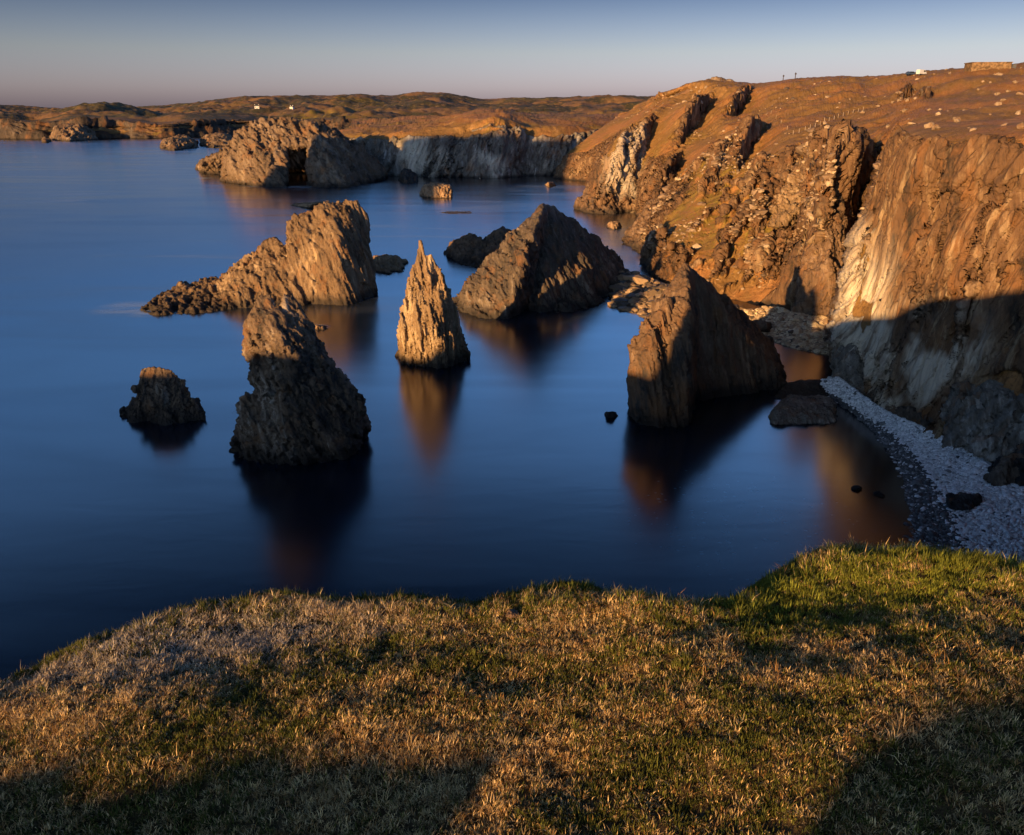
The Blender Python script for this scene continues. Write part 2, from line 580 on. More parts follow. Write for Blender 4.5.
# right-hand headland: columns from the cove towards the far bay; levels: base, low, mid, high, edge, plateau x2, skyline, behind
A = [
    [('w', 50, 38, 1), ('w', 52, 34, 10), ('w', 55, 30, 20), ('w', 58, 26, 29), ('w', 62, 22, 36), ('w', 90, 20, 39), ('w', 140, 20, 43), ('w', 240, 20, 50), ('w', 320, 20, 48)],
    [('w', 66, 60, 1.5), ('w', 68, 59, 9), ('w', 71, 58, 20), ('w', 75, 57, 30), ('w', 80, 57, 37), ('w', 110, 62, 40), ('w', 165, 85, 45), ('w', 270, 140, 54), ('w', 350, 160, 50)],
    [(1120, 545, 74), (1120, 430, 78), (1115, 310, 83), (1110, 205, 88), (1110, 130, 93), (1110, 108, 140), (1110, 84, 220), (1110, 60, 350), ('w', 420, 380, 50)],
    [(1030, 505, 79), (1030, 420, 84), (1030, 312, 90), (1030, 212, 96), (1030, 134, 102), (1030, 116, 150), (1030, 90, 240), (1030, 66, 375), ('w', 420, 520, 50)],
    [(975, 470, 87), (970, 400, 92), (965, 312, 98), (962, 222, 105), (962, 139, 112), (968, 119, 160), (975, 95, 250), (975, 69, 385), ('w', 380, 560, 50)],
    [(922, 442, 94), (915, 390, 99), (905, 312, 106), (910, 222, 115), (918, 140, 124), (920, 124, 172), (930, 100, 262), (930, 74, 400), ('w', 350, 590, 50)],
    [(872, 412, 106), (864, 370, 111), (862, 312, 117), (880, 230, 127), (899, 145, 135), (898, 129, 186), (905, 104, 282), (900, 76, 414), ('w', 330, 610, 50)],
    [(840, 372, 122), (834, 330, 127), (850, 265, 131), (877, 203, 138), (896, 158, 143), (889, 136, 198), (882, 108, 292), (872, 78, 428), ('w', 310, 630, 50)],
    [(838, 346, 150), (846, 290, 178), (856, 250, 196), (868, 198, 200), (880, 152, 196), (872, 133, 226), (865, 108, 300), (855, 77, 432), ('w', 300, 640, 50)],
    [(802, 320, 156), (812, 285, 160), (822, 245, 164), (832, 200, 170), (842, 162, 180), (845, 138, 225), (840, 107, 312), (836, 77, 438), ('w', 290, 650, 50)],
    [(774, 306, 172), (788, 280, 180), (803, 242, 189), (808, 197, 198), (815, 156, 210), (812, 131, 252), (810, 105, 335), (805, 79, 446), ('w', 270, 660, 50)],
    [(735, 312, 174), (745, 287, 183), (760, 242, 196), (776, 192, 212), (790, 151, 227), (782, 130, 272), (780, 106, 352), (788, 80, 452), ('w', 250, 670, 50)],
    [(690, 302, 180), (700, 266, 192), (716, 236, 206), (737, 194, 226), (752, 161, 246), (755, 135, 288), (755, 112, 372), (755, 84, 462), ('w', 230, 680, 50)],
    [(655, 277, 203), (666, 250, 216), (687, 214, 236), (707, 180, 260), (724, 154, 284), (728, 131, 324), (728, 108, 402), (735, 82, 470), ('w', 215, 690, 50)],
    [(648, 236, 268), (655, 214, 281), (668, 188, 298), (687, 158, 322), (703, 136, 348), (706, 119, 392), (708, 100, 436), (715, 81, 482), ('w', 200, 700, 49)],
    [(641, 213, 338), (640, 190, 347), (646, 164, 358), (657, 140, 378), (672, 119, 402), (682, 105, 442), (688, 94, 470), (694, 85, 494), ('w', 190, 720, 48)],
    [(590, 209, 350), (595, 188, 358), (606, 164, 366), (630, 138, 382), (652, 118, 412), (662, 106, 450), (668, 99, 486), (674, 92, 510), ('w', 180, 740, 47)],
    [(600, 184, 474), (600, 168, 478), (606, 153, 482), (622, 134, 492), (644, 114, 508), (652, 106, 528), (657, 101, 550), (664, 96, 570), ('w', 175, 770, 46)],
    [(556, 176, 520), (562, 163, 526), (572, 150, 533), (590, 136, 545), (610, 122, 566), (625, 113, 610), (642, 105, 660), (656, 99, 710), ('w', 170, 900, 44)],
]
CLIFF = {}


def build_cliff():
    rows = [10, 110, 140, 140, 110, 60, 50, 40, 10]
    colsn = [20, 30, 40, 90, 100, 95, 70, 60, 70, 70, 70, 80, 85, 80, 70, 60, 60, 60]
    co, faces, st = loft(A, rows, colsn)
    n = normals(co, faces)
    u = st[:, 0]
    lev = st[:, 1]                                             # 1 base .. 5 edge .. 8 skyline
    slope = n[:, 2]
    # how rocky: steep ground, except the grassy slope behind the near stack
    grassy = sstep(u, 9.6, 10.4) * (1 - sstep(u, 13.0, 13.8))
    g = sstep(slope, 0.62, 0.86)
    g = np.maximum(g, grassy * sstep(lev, 1.6, 2.6) * 0.72)
    g = np.maximum(g, sstep(lev, 4.9, 5.25) * 0.8)
    g += 0.5 * fbm(co @ rot(0.5, 0.6) * np.array([0.05, 0.05, 0.02]), 5, 11) * (lev < 5.6) + 0.22 * fbm(co * 0.02, 4, 12) - 0.12 * sstep(lev, 6.5, 8) * (fbm(co * 0.04, 3, 14) > 0.1)
    g += 0.9 * sstep(fbm(co @ rot(0.4, 0.9) * np.array([0.12, 0.06, 0.06]), 4, 19), 0.08, 0.3) * sstep(u, 2.5, 3.2) * (1 - sstep(u, 6.3, 7)) * (1 - sstep(lev, 2.9, 3.4)) * sstep(lev, 1.4, 1.9)
    g = np.clip(g, 0, 1)
    near = np.clip(co[:, 1] / 110, 0.8, 3.2)
    m = (0.10 + 0.9 * (1 - g)) * np.clip(0.55 + 0.25 * near, 0.6, 1.35)
    # large scale relief
    n0 = n
    R = rot(0.1, 0.25)
    p = (co @ R) * np.array([1, 1, 0.45])
    big = fbm(p / 26, 4, 3) * 2.6 + ridged(p / 15, 3, 5) * 1.1
    co = co + n0 * (big * np.clip(m, 0.15, 1.2))[:, None]
    # spurs whose steep eastern sides lie in shade
    tcw = np.maximum(co[:, 1] * CP + (EYE - co[:, 2]) * SP, 1)
    px = CX + FPX * co[:, 0] / tcw
    py = CY + FPX * ((EYE - co[:, 2]) * CP - co[:, 1] * SP) / tcw
    for u0, v0, D, w, Ln, phi in ((694, 122, 9, 20, 34, 22), (738, 108, 7, 16, 26, 23), (746, 148, 8, 14, 24, 24), (668, 178, 6, 9, 22, 20), (716, 178, 4, 8, 18, 22),
                                  (852, 205, 5, 9, 20, 27), (842, 245, 6, 6, 16, 27), (812, 185, 7, 8, 14, 28), (825, 225, 8, 7, 14, 28), (806, 262, 6, 6, 12, 28), (835, 275, 5, 5, 12, 28), (760, 225, 4, 6, 12, 24), (780, 270, 3, 6, 10, 25), (905, 97, 3.0, 10, 14, 27), (925, 96, 2.5, 8, 12, 27),
                                  (905, 330, 2, 4, 8, 30), (960, 330, 2.5, 5, 9, 33), (620, 170, 6, 12, 20, 19), (640, 150, 6, 12, 20, 19), (790, 165, 3, 6, 9, 25)):
        k = np.argmin((px - u0) ** 2 + (py - v0) ** 2 + 0.002 * tcw)
        f = np.array([math.sin(math.radians(phi)), math.cos(math.radians(phi))])
        dxy = co[:, :2] - co[k, :2]
        al = dxy @ f
        ac = dxy[:, 0] * f[1] - dxy[:, 1] * f[0]
        wob = 1.2 * fbm(co / 9, 3, int(u0))
        prof = np.where(ac + wob < 0, np.exp((ac + wob) / w), np.clip(1 - (ac + wob) / 1.2, 0, 1) - 0.25 * np.exp(-((ac - 4) / 5) ** 2))
        dz = D * prof * np.exp(-(al / Ln) ** 2) * np.exp(-((co[:, 2] - co[k, 2]) / 22) ** 2)
        co[:, 2] += dz
        g = np.clip(g - 0.9 * np.exp(-(ac / 3.0) ** 2) * np.exp(-(al / Ln) ** 2), 0, 1)
    # stones lying on the slope
    rb = ridged(np.stack([u * 1.5 + lev * 0.55, lev * 0.5, 0 * u], 1), 4, 601)
    on = grassy * sstep(lev, 1.3, 1.9) * (1 - sstep(lev, 4.7, 5.2)) * sstep(rb, 0.62, 0.92)
    co = co + n0 * (on * 2.2)[:, None]
    g = np.clip(g - 1.1 * on, 0, 1)
    m = (0.10 + 0.9 * (1 - g)) * np.clip(0.55 + 0.25 * near, 0.6, 1.35)
    hum = fbm(co / 18, 5, 21) * 1.4 + ridged(co / 9, 3, 23) * 0.5
    co[:, 2] += hum * sstep(lev, 5.0, 6.0) * (0.6 + 0.4 * near) * (1 - 0.7 * sstep(lev, 7.3, 8))
    slab = sstep(u, 4.2, 5.2) * (1 - sstep(u, 6.9, 7.2)) * (1 - sstep(lev, 4.6, 5.2)) * sstep(lev, 2.2, 2.7)
    co = rock_disp(co, faces, 5.2, 1.8, 31, (0.25, 0.55), 0.2, mask=m * (1 - 0.6 * slab), plate=1.3, cells=0.55, strata=0.75)
    n1 = normals(co, faces)
    wu = u + 0.05 * fbm(co / 6, 3, 71)
    lean = 0.62 * lev * (1 - sstep(u, 7.0, 8.0))
    pr = np.stack([(wu + lean) * 4.5 + lev * 0.3, lev * 0.45, 0 * u], 1)
    pf = np.stack([(wu + lean) * 13 + lev * 0.8, lev * 1.3, 0 * u + 3], 1)
    rocky = (1 - g) * (lev < 5.3) * sstep(lev, 1.0, 1.6)
    d = 1.1 * (0.4 - 2 * np.abs(perlin(pr, 301))) + 0.4 * (0.4 - 2 * np.abs(perlin(pf, 302))) - 0.7 * np.exp(-np.abs(perlin(pf * 0.6 + 9, 303)) / 0.04)
    co = co + n1 * (d * rocky * np.clip(near, 0.8, 1.8) * 0.75)[:, None]
    pale = np.zeros(len(co))
    # quartz bands low on the big slab and on the far promontory
    pale += sstep(u, 5.0, 5.7) * (1 - sstep(u, 6.8, 7.3)) * sstep(lev, 1.6, 2.2) * (1 - sstep(lev, 3.1, 4.1))
    pale += 0.55 * sstep(u, 3.2, 3.8) * (1 - sstep(u, 6.8, 7.3)) * (1 - sstep(lev, 2.6, 3.2)) * np.clip(0.3 + fbm(co / 6, 4, 90) * 2.5, 0, 1) * 1.6
    pale += 0.6 * sstep(u, 14.9, 15.2) * (1 - sstep(u, 15.6, 15.9)) * sstep(lev, 1.4, 2.0) * (1 - sstep(lev, 3.4, 4.2))
    green = grassy * sstep(lev, 1.8, 2.8) * (1 - sstep(lev, 4.4, 5.2)) + 0.5 * (fbm(co * 0.03, 3, 44) > 0.25) * (lev < 5.2)
    st[:, 0] += lean
    me = mesh_from('cliff', co, faces, M_cliff, {'grass': g, 'st': st, 'pale': np.clip(pale, 0, 1), 'green': np.clip(green, 0, 1)})
    o = tag(link('cliff', me), 'long orange lit sea cliff with brown moor above on the right', None, None, 'structure')
    CLIFF['co'], CLIFF['faces'], CLIFF['u'], CLIFF['lev'] = co, faces, u, lev
    return o


build_cliff()

# mid headland behind the bay
B = [
    [(330, 168, 600), (330, 160, 604), (331, 150, 608), (333, 137, 618), (340, 131, 660), (350, 127, 760), (352, 120, 900)],
    [(360, 174, 555), (360, 164, 558), (362, 153, 562), (364, 139, 570), (370, 132, 610), (375, 126, 720), (380, 120, 900)],
    [(395, 176, 535), (395, 164, 538), (396, 152, 541), (397, 135, 548), (400, 131, 580), (405, 126, 680), (408, 118, 860)],
    [(430, 177, 528), (430, 165, 530), (431, 152, 533), (432, 134, 540), (436, 126, 570), (440, 121, 660), (442, 117, 830)],
    [(460, 177, 525), (460, 164, 527), (462, 150, 530), (466, 133, 536), (472, 119, 556), (476, 113, 640), (478, 112, 800)],
    [(492, 177, 522), (492, 163, 525), (494, 148, 528), (497, 130, 535), (500, 117, 553), (502, 113, 640), (505, 112, 800)],
    [(525, 174, 540), (526, 162, 543), (528, 148, 546), (530, 132, 553), (533, 123, 575), (536, 118, 680), (540, 114, 850)],
    [(560, 174, 542), (562, 163, 545), (565, 148, 549), (570, 134, 558), (577, 126, 590), (585, 120, 700), (590, 115, 880)],
    [(610, 170, 580), (610, 160, 585), (612, 148, 590), (616, 135, 600), (622, 126, 640), (630, 118, 760), (640, 112, 950)],
]
MID = {}


def build_mid():
    co, faces, st = loft(B, [5, 34, 40, 46, 26, 26, 20], 60)
    n = normals(co, faces)
    lev = st[:, 1]
    g = np.clip(np.maximum(sstep(n[:, 2], 0.55, 0.8), sstep(lev, 4.0, 4.4) * 0.85) + 0.3 * fbm(co * 0.03, 3, 5), 0, 1)
    m = 0.12 + 0.88 * (1 - g)
    p = (co @ rot(0, 0.45)) * np.array([1, 1, 0.3])
    co = co + n * ((ridged(p / 16, 4, 9) * 4.0 + fbm(p / 40, 2, 8) * 4) * m)[:, None]
    co[:, 2] += (fbm(co / 45, 5, 21) * 4.0) * sstep(lev, 4.1, 5.0)
    co = rock_disp(co, faces, 9, 3.2, 77, (0.0, 0.45), 0.3, mask=m)
    pale = (1 - g) * np.clip(fbm(co / 25, 3, 60) * 1.6, 0, 1)
    me = mesh_from('headland', co, faces, M_mid, {'grass': g, 'st': st, 'pale': pale, 'green': np.clip(fbm(co / 60, 2, 4) * 2, 0, 1)})
    tag(link('headland', me), 'grey shaded sea cliff with turf top behind the bay', None, None, 'structure')


build_mid()

# far coast and hills
FAR = {}


def build_far():
    # skyline profile (pixel) and coast profile
    sky = np.array([(-120, 107), (0, 106.5), (25, 105.5), (48, 110.5), (90, 110), (150, 107), (190, 104), (215, 101), (240, 99), (265, 98), (300, 97.5), (350, 95.5), (392, 95), (412, 98), (428, 95), (440, 93.5), (452, 94), (470, 97.5), (490, 101), (512, 99), (530, 97.5), (560, 99), (600, 98), (640, 97), (680, 96), (760, 95)], float)
    base = np.array([(-120, 139), (0, 138.5), (60, 139.5), (110, 138.5), (160, 138.5), (210, 137), (240, 136), (300, 135), (400, 134), (760, 134)], float)
    cols = []
    for u in np.arange(-120, 761, 40):
        vs = np.interp(u, sky[:, 0], sky[:, 1])
        vb = np.interp(u, base[:, 0], base[:, 1])
        w = at_level(u, vb)
        Y = w[1]
        top = 121 if u < 330 else 124
        top += 3 * math.sin(u * 0.05)
        cols.append([(u, vb), (u, vb - 6, Y + 8), (u, vb - 12, Y + 18), (u, top, Y + 40), (u, top - 3.5, Y + 240), (u, (top + vs) / 2, Y + 800), (u, vs + 2.5, Y + 1500), (u, vs, Y + 2000), (u, vs + 6, Y + 2600)])
    co, faces, st = loft(cols, [4, 14, 14, 18, 26, 40, 40, 30, 8], 24)
    # bring the skyline to the exact profile
    lev = st[:, 1]
    n = normals(co, faces)
    g = np.clip(np.maximum(sstep(n[:, 2], 0.6, 0.85), sstep(lev, 4.0, 4.3) * 0.9) + 0.25 * fbm(co * 0.01, 4, 5), 0, 1)
    m = 1 - g
    p = co * np.array([1, 1, 0.35])
    co = co + n * ((ridged(p / 60, 4, 9) * 11 + fbm(p / 130, 2, 8) * 16) * np.clip(m, 0.05, 1))[:, None]
    co[:, 2] += (fbm(co / 190, 6, 21, 0.58) * 26 * sstep(lev, 4.3, 5.2) + ridged(co / 75, 3, 29) * 4 * sstep(lev, 4.3, 5.2) + fbm(co / 600, 3, 25) * 8 * sstep(lev, 4.6, 6)) * (1 - 0.6 * sstep(lev, 6.6, 7.8))
    co = rock_disp(co, faces, 26, 7, 177, (0.0, 0.3), 0.4, mask=np.clip(m, 0.03, 1))
    fld = np.exp(-((co[:, 0] + 420) / 170) ** 2 - ((co[:, 1] - 1650) / 260) ** 2)
    me = mesh_from('hills', co, faces, M_coast, {'grass': g, 'st': st, 'pale': 0 * g, 'green': np.clip(fbm(co / 220, 2, 4) * 1.4 + fld, 0, 1)})
    tag(link('hills', me), 'far moorland hills and low dark coast along the horizon', None, None, 'structure')
    FAR['co'], FAR['faces'] = co, faces


build_far()

# ------------------------------------------------------------------ sea
def build_sea():
    t = NT('sea_water')
    g = t.n('ShaderNodeNewGeometry')
    mp = t.n('ShaderNodeMapping')
    t.l(g.outputs['Position'], mp.inputs['Vector'])
    mp.inputs['Rotation'].default_value = (0, 0, math.radians(-24))
    mp.inputs['Scale'].default_value = (0.012, 0.05, 1)
    n1 = t.noise(mp.outputs[0], 1.0, 5, 0.55, 0.8)
    mp2 = t.n('ShaderNodeMapping')
    t.l(g.outputs['Position'], mp2.inputs['Vector'])
    mp2.inputs['Rotation'].default_value = (0, 0, math.radians(-12))
    mp2.inputs['Scale'].default_value = (0.1, 0.3, 1)
    n2 = t.noise(mp2.outputs[0], 1.0, 4, 0.5, 0.4)
    xyz = t.sep(g.outputs['Position'])

    def blob(x, y, r, soft):
        d = t.math('SQRT', t.math('ADD', t.math('POWER', t.math('SUBTRACT', xyz[0], x), 2.0), t.math('POWER', t.math('SUBTRACT', xyz[1], y), 2.0)))
        return t.rmp(d, r + soft, max(r - soft, 0), 0, 1)
    c = t.mix(t.rmp(n2, 0.35, 0.7), (0.0015, 0.006, 0.014), (0.003, 0.010, 0.022))
    # shallow brown water along the shingle
    shallow = blob(56, 76, 24, 9)
    br = t.noise(g.outputs['Position'], 0.35, 5, 0.6)
    c = t.mix(t.math('MULTIPLY', shallow, t.rmp(br, 0.3, 0.7, 0.55, 1)), c, (0.020, 0.013, 0.009))
    # drowned pale boulders in the cove
    vo = t.n('ShaderNodeTexVoronoi')
    mp3 = t.n('ShaderNodeMapping')
    t.l(g.outputs['Position'], mp3.inputs['Vector'])
    mp3.inputs['Scale'].default_value = (0.26, 0.3, 1)
    t.l(mp3.outputs[0], vo.inputs['Vector'])
    pale = t.math('MULTIPLY', t.rmp(vo.outputs['Distance'], 0.42, 0.12), t.rmp(t.sep(vo.outputs['Color'])[0], 0.45, 0.75))
    cove = blob(24, 76, 13, 11)
    c = t.mix(t.math('MULTIPLY', t.math('MULTIPLY', pale, cove), 0.8), c, (0.06, 0.13, 0.16))
    # soft foam veils where swell breaks
    foam = None
    for (u, v, r) in ((128, 308, 9), (150, 312, 6), (236, 447, 2.0), (242, 412, 2.0), (320, 327, 3), (540, 172, 10), (205, 178, 10), (262, 186, 12), (455, 212, 9), (300, 187, 14)):
        w = at_level(u, v)
        b = blob(float(w[0]), float(w[1]), r * 0.5, r * 0.5)
        foam = b if foam is None else t.math('MAXIMUM', foam, b)
    foam = t.math('MULTIPLY', foam, t.rmp(n2, 0.3, 0.65, 0.05, 0.5))
    wake = t.math('MULTIPLY', t.rmp(n1, 0.55, 0.68, 0, 0.11), t.rmp(xyz[1], 95, 240))
    b = t.n('ShaderNodeBsdfPrincipled')
    t.l(c, b.inputs['Base Color'])
    b.inputs['IOR'].default_value = 1.7
    t.l(t.rmp(n1, 0.35, 0.65, 0.18, 0.24), b.inputs['Roughness'])
    d = t.n('ShaderNodeBsdfDiffuse')
    d.inputs['Color'].default_value = (0.42, 0.47, 0.52, 1)
    mx = t.n('ShaderNodeMixShader')
    t.l(t.math('MAXIMUM', foam, wake), mx.inputs[0])
    t.l(b.outputs[0], mx.inputs[1])
    t.l(d.outputs[0], mx.inputs[2])
    t.l(mx.outputs[0], t.out.inputs['Surface'])
    bp = t.n('ShaderNodeBump')
    bp.inputs['Strength'].default_value = 0.06
    bp.inputs['Distance'].default_value = 0.25
    t.l(n2, bp.inputs['Height'])
    t.l(bp.outputs[0], b.inputs['Normal'])
    s = 40000
    co = np.array([(-s, -200, 0), (s, -200, 0), (s, s, 0), (-s, s, 0)], float)
    me = mesh_from('sea', co, np.array([[0, 1, 2, 3]]), t.m)
    tag(link('sea', me), 'smooth deep blue sea', None, None, 'structure')


build_sea()

# ------------------------------------------------------------------ sea stacks and rocks
rock('sea_stack', 'slender pale pinnacle standing alone in the middle of the water', 'sea stack', [
    [(399, 356), (403, 361), (418, 365), (438, 367.5), (458, 362), (468, 354), (450, 345), (410, 346), (401, 324, 127), (407, 319, 127.5), (411, 269, 129), (440, 269, 129.5), (444, 300, 128), (446, 313, 129), (436, 330, 125), (425, 260, 130)],
    [(446, 313, 129), (458, 332, 130), (468, 353, 131), (438, 340, 125), (446, 366), (468, 355), (455, 346)],
    [(411, 272, 129), (417, 258, 129.5), (431, 253, 129.5), (440, 270, 130), (428, 285, 127.5), (424, 262, 131)],
    [(415, 264, 129), (419, 240, 129.6), (422, 239, 129.8), (425, 252, 129.6), (428, 264, 129.5), (420, 268, 128.6), (422, 264, 130.6)],
], 0.13, 1.2, 0.8, 101, M_tan, tilt=(0.02, -0.06), stretch=0.10, soft=1, plate=1.6, cells=0.5, strata=1.0)

rock('sea_stack', 'dark hooked stack with a notched orange lit head, nearest in the water', 'sea stack', [
    [(234, 451), (244, 459), (294, 465), (346, 459), (367, 435), (352, 424), (255, 428), (241, 424, 90.5), (246, 404, 91), (258, 387, 92), (352, 389, 93), (361, 397, 93), (290, 400, 88.5), (320, 366, 92)],
    [(251, 361, 91), (245, 349, 91), (244, 322, 92), (256, 304, 93.5), (257, 390, 92), (316, 340, 94), (303, 312, 95), (335, 366, 94), (352, 390, 94), (282, 345, 89.5), (273, 318, 91.5), (330, 392, 92), (300, 345, 91), (290, 400, 90)],
    [(250, 312, 93), (258, 293, 94), (271, 294, 94.5), (281, 314, 94), (262, 320, 92)],
    [(276, 318, 94), (283, 293, 95), (291, 294, 96), (306, 310, 96), (315, 330, 96), (290, 330, 93)],
], 0.14, 1.5, 0.78, 202, M_stack, tilt=(0.2, -0.5), stretch=0.6, soft=1, cells=0.85, strata=0.5)

rock('sea_stack', 'small low dark stack with a lit crown, leftmost near rock', 'sea stack', [
    [(121, 413), (130, 421), (165, 424), (207, 420), (200, 410), (135, 408), (136, 400, 104), (186, 388, 105), (150, 385, 104)],
    [(140, 372, 105), (144, 368, 106), (157, 367, 106), (172, 370, 106), (188, 388, 106), (204, 415, 105), (136, 400, 105), (145, 395, 103.5), (170, 393, 104)],
], 0.13, 1.3, 0.62, 303, M_stack, tilt=(0.1, 0.3), stretch=0.7, cells=0.85, strata=0.5)

rock('sea_stack', 'big blocky stack with a long low tail running left into the sea', 'sea stack', [
    [(300, 304), (348, 305), (376, 295), (366, 280), (305, 283), (283, 232, 181), (286, 224, 183), (314, 208, 185), (337, 203, 186), (344, 199, 188), (357, 201, 189), (366, 214, 189), (365, 248, 188), (337, 240, 177), (342, 296, 175), (290, 262, 178)],
    [(208, 309), (300, 306), (330, 300), (225, 290), (244, 261, 187), (265, 249, 186), (276, 239, 185), (300, 250, 180), (285, 290, 178), (218, 278, 186)],
    [(140, 310), (154, 315), (208, 312), (235, 308), (160, 304), (158, 296, 185), (184, 285, 187), (218, 277, 188), (235, 278, 186), (225, 298, 178)],
    [(285, 224, 183), (300, 214, 184), (318, 208, 186), (310, 240, 178), (288, 250, 179)],
], 0.24, 2.8, 1.05, 404, M_brown, tilt=(0.05, -0.25), stretch=0.26, tip=False, cells=0.6, strata=0.7, soft=1)

rock('sea_stack', 'twin-shouldered pyramid stack in the bay with a lit left flank and dark right flank', 'sea stack', [
    [(449, 307), (480, 316.5), (507, 320), (512, 308), (465, 296), (466, 293, 168), (482, 280, 169), (497, 250, 171), (511, 237, 173), (524, 228, 174), (510, 285, 163.5), (520, 262, 166), (515, 300, 180)],
    [(497, 252, 173), (510, 238, 174), (534, 215, 180), (542.5, 203, 182), (550, 206, 186), (507, 318), (514, 275, 163), (527, 245, 164.5), (534, 231, 168), (539, 216, 174), (530, 305), (540, 280, 190), (540, 230, 192)],
    [(542.5, 204, 185), (553, 206, 188), (562, 215, 191), (570, 226, 194), (587, 238, 201), (603, 250, 206), (619, 256, 211), (624, 270, 211), (530, 310), (545, 312), (600, 301), (622, 285), (535, 250, 182), (530, 300, 172)],
    [(558, 313), (580, 310), (605, 300), (566, 282, 176), (585, 272, 186), (612, 290, 185)],
], 0.25, 2.4, 1.2, 505, M_dark, tilt=(0.1, -0.35), stretch=0.3, cells=0.4, strata=1.0)

rock('islet', 'low lumpy brown outcrop just left behind the twin-shouldered pyramid stack', 'rock', [
    [(444, 254), (465, 265), (484, 268), (500, 258), (470, 246), (453, 243, 236), (462, 237, 237), (472, 233, 238), (484, 243, 238), (478, 255, 228)],
    [(482, 266), (512, 262), (520, 250), (490, 248), (483, 242, 240), (491, 234, 242), (503, 225, 243), (513, 233, 244), (518, 245, 242)],
], 0.3, 2.2, 1.1, 606, M_pyr, tilt=(0.1, 0.5), stretch=0.6)

rock('sea_stack', 'sharp pyramid stack with two ribs beside the shingle cove, large at right', 'sea stack', [
    [(634, 408), (642, 426), (664, 428), (668, 395), (631, 360, 104), (633, 338, 106), (642, 325, 107), (661, 294, 109), (668, 300, 106), (668, 395, 100.5), (652, 335, 102)],
    [(668, 426), (686, 427), (690, 410), (692, 392), (661, 296, 110), (677, 276, 111), (685, 262.5, 113), (690, 270, 112), (688, 282, 108.5), (688, 300, 105.5), (688, 330, 101.3), (688, 380, 100), (672, 350, 101.5), (660, 330, 106), (700, 370, 121), (700, 300, 121)],
    [(690, 402), (721, 391), (785, 388), (772, 372), (700, 372), (685, 263, 115), (692, 271, 117), (711, 290, 122), (729, 304, 126), (749, 321, 129), (769, 341, 132), (782, 362, 134), (690, 300, 117), (690, 380, 119)],
], 0.15, 1.6, 0.85, 707, M_pyr, tilt=(0.05, -0.2), stretch=0.16, cells=0.45, strata=1.0)

rock('rock_islet', 'large rugged offshore islet with a dark sea cave, behind at left', 'islet', [
    [(222, 181), (262, 186.5), (286, 187), (284, 165, 470), (226, 158, 480), (225, 142, 490), (239, 130, 495), (264, 121, 500), (284, 120, 505), (284, 150, 480), (250, 140, 480), (284, 178)],
    [(309, 185), (316, 187.5), (350, 187), (384, 178), (383, 170), (340, 168), (309, 123, 505), (340, 133, 510), (357, 146, 515), (373, 160, 515), (384, 175, 505), (312, 140, 476), (330, 160, 468), (309, 165, 466)],
    [(262, 121, 500), (286, 119, 498), (309, 123, 496), (318, 130, 492), (284, 146, 482), (312, 146, 480), (270, 135, 484), (300, 150, 484), (300, 126, 520)],
    [(262, 170), (340, 170), (300, 130, 520), (275, 130, 520), (325, 135, 522), (262, 165, 530), (340, 165, 530)],
    [(198, 168), (203, 171), (228, 174), (234, 166), (201, 162, 540), (219, 157, 545), (228, 150, 540)],
], 0.62, 5.0, 2.7, 808, M_far, tilt=(0.2, -0.5), stretch=0.5, depth=5, tip=False)

k = 0
for lab, hulls, vox, size, amp, mat in [
    ('low orange lit rock in the water right of the big blocky stack', [[(368, 268), (385, 274), (401, 272), (406, 262), (375, 258), (370, 260, 218), (385, 254.5, 222), (398, 257, 222)]], 0.2, 1.6, 0.8, M_low),
    ('two-humped brown rock alone in the far bay', [[(421, 195), (430, 198), (451, 198), (451, 190), (423, 188), (424, 189, 400), (436, 182, 405), (438, 188, 400), (444, 184, 405), (449, 186, 405)]], 0.35, 2.6, 1.3, M_low),
    ('small dark rock by the end of the far islet', [[(399, 180), (405, 184), (417, 183), (415, 174), (402, 170, 490), (404, 168, 492), (410, 175, 490), (415, 175, 490)]], 0.4, 2.6, 1.2, M_black),
    ('small brown rock in the inlet below the far promontory', [[(607, 228), (614, 230), (621, 228), (619, 223), (609, 224), (612, 222, 292), (618, 223, 293)]], 0.2, 1.5, 0.6, M_low),
    ('tiny black rock awash left of the sharp pyramid stack', [[(604, 414), (609, 417), (618, 416), (616, 412.5), (606, 412.5), (607, 412.5, 103.5), (613, 411, 103.5)]], 0.08, 0.7, 0.12, M_black),
    ('long flat dark rock at the mouth of the shingle cove', [[(768, 418), (775, 425), (834, 424), (836, 405), (785, 396), (776, 410, 103.5), (796, 397, 108), (830, 396, 108), (833, 411, 103.5), (782, 415, 102)]], 0.12, 1.1, 0.4, M_grey),
    ('flat dark ledge joining the cove rock to the sharp pyramid stack', [[(775, 398), (800, 400), (835, 398), (838, 384), (790, 384), (788, 384, 114.5), (810, 380, 116), (832, 379, 116)]], 0.13, 1.1, 0.35, M_dark),
    ('thin rock sliver awash right of the hooked stack', [[(314, 327), (318, 331), (328, 330), (327, 326), (316, 325, 152), (321, 325, 153)]], 0.12, 0.9, 0.3, M_low),
    ('low dark skerry behind the top of the big blocky stack', [[(290, 205), (300, 207), (328, 207), (327, 203), (312, 203), (313, 203, 352), (322, 202, 352)]], 0.3, 1.8, 0.6, M_low),
    ('pale flat skerry barely above the far bay', [[(440, 212.5), (450, 214), (473, 213.5), (470, 211.5), (450, 211.5), (455, 211.3, 343)]], 0.25, 1.5, 0.3, M_low),
    ('small rock at the foot of the far promontory', [[(545, 185), (549, 187), (556, 186), (554, 183), (548, 182, 455)]], 0.35, 1.6, 0.5, M_low),
]:
    k += 1
    rock('skerry', lab, 'rock', hulls, vox, size, amp, 900 + k, mat, None, tilt=(0.2, 0.5), stretch=0.6, soft=2, depth=2.0)

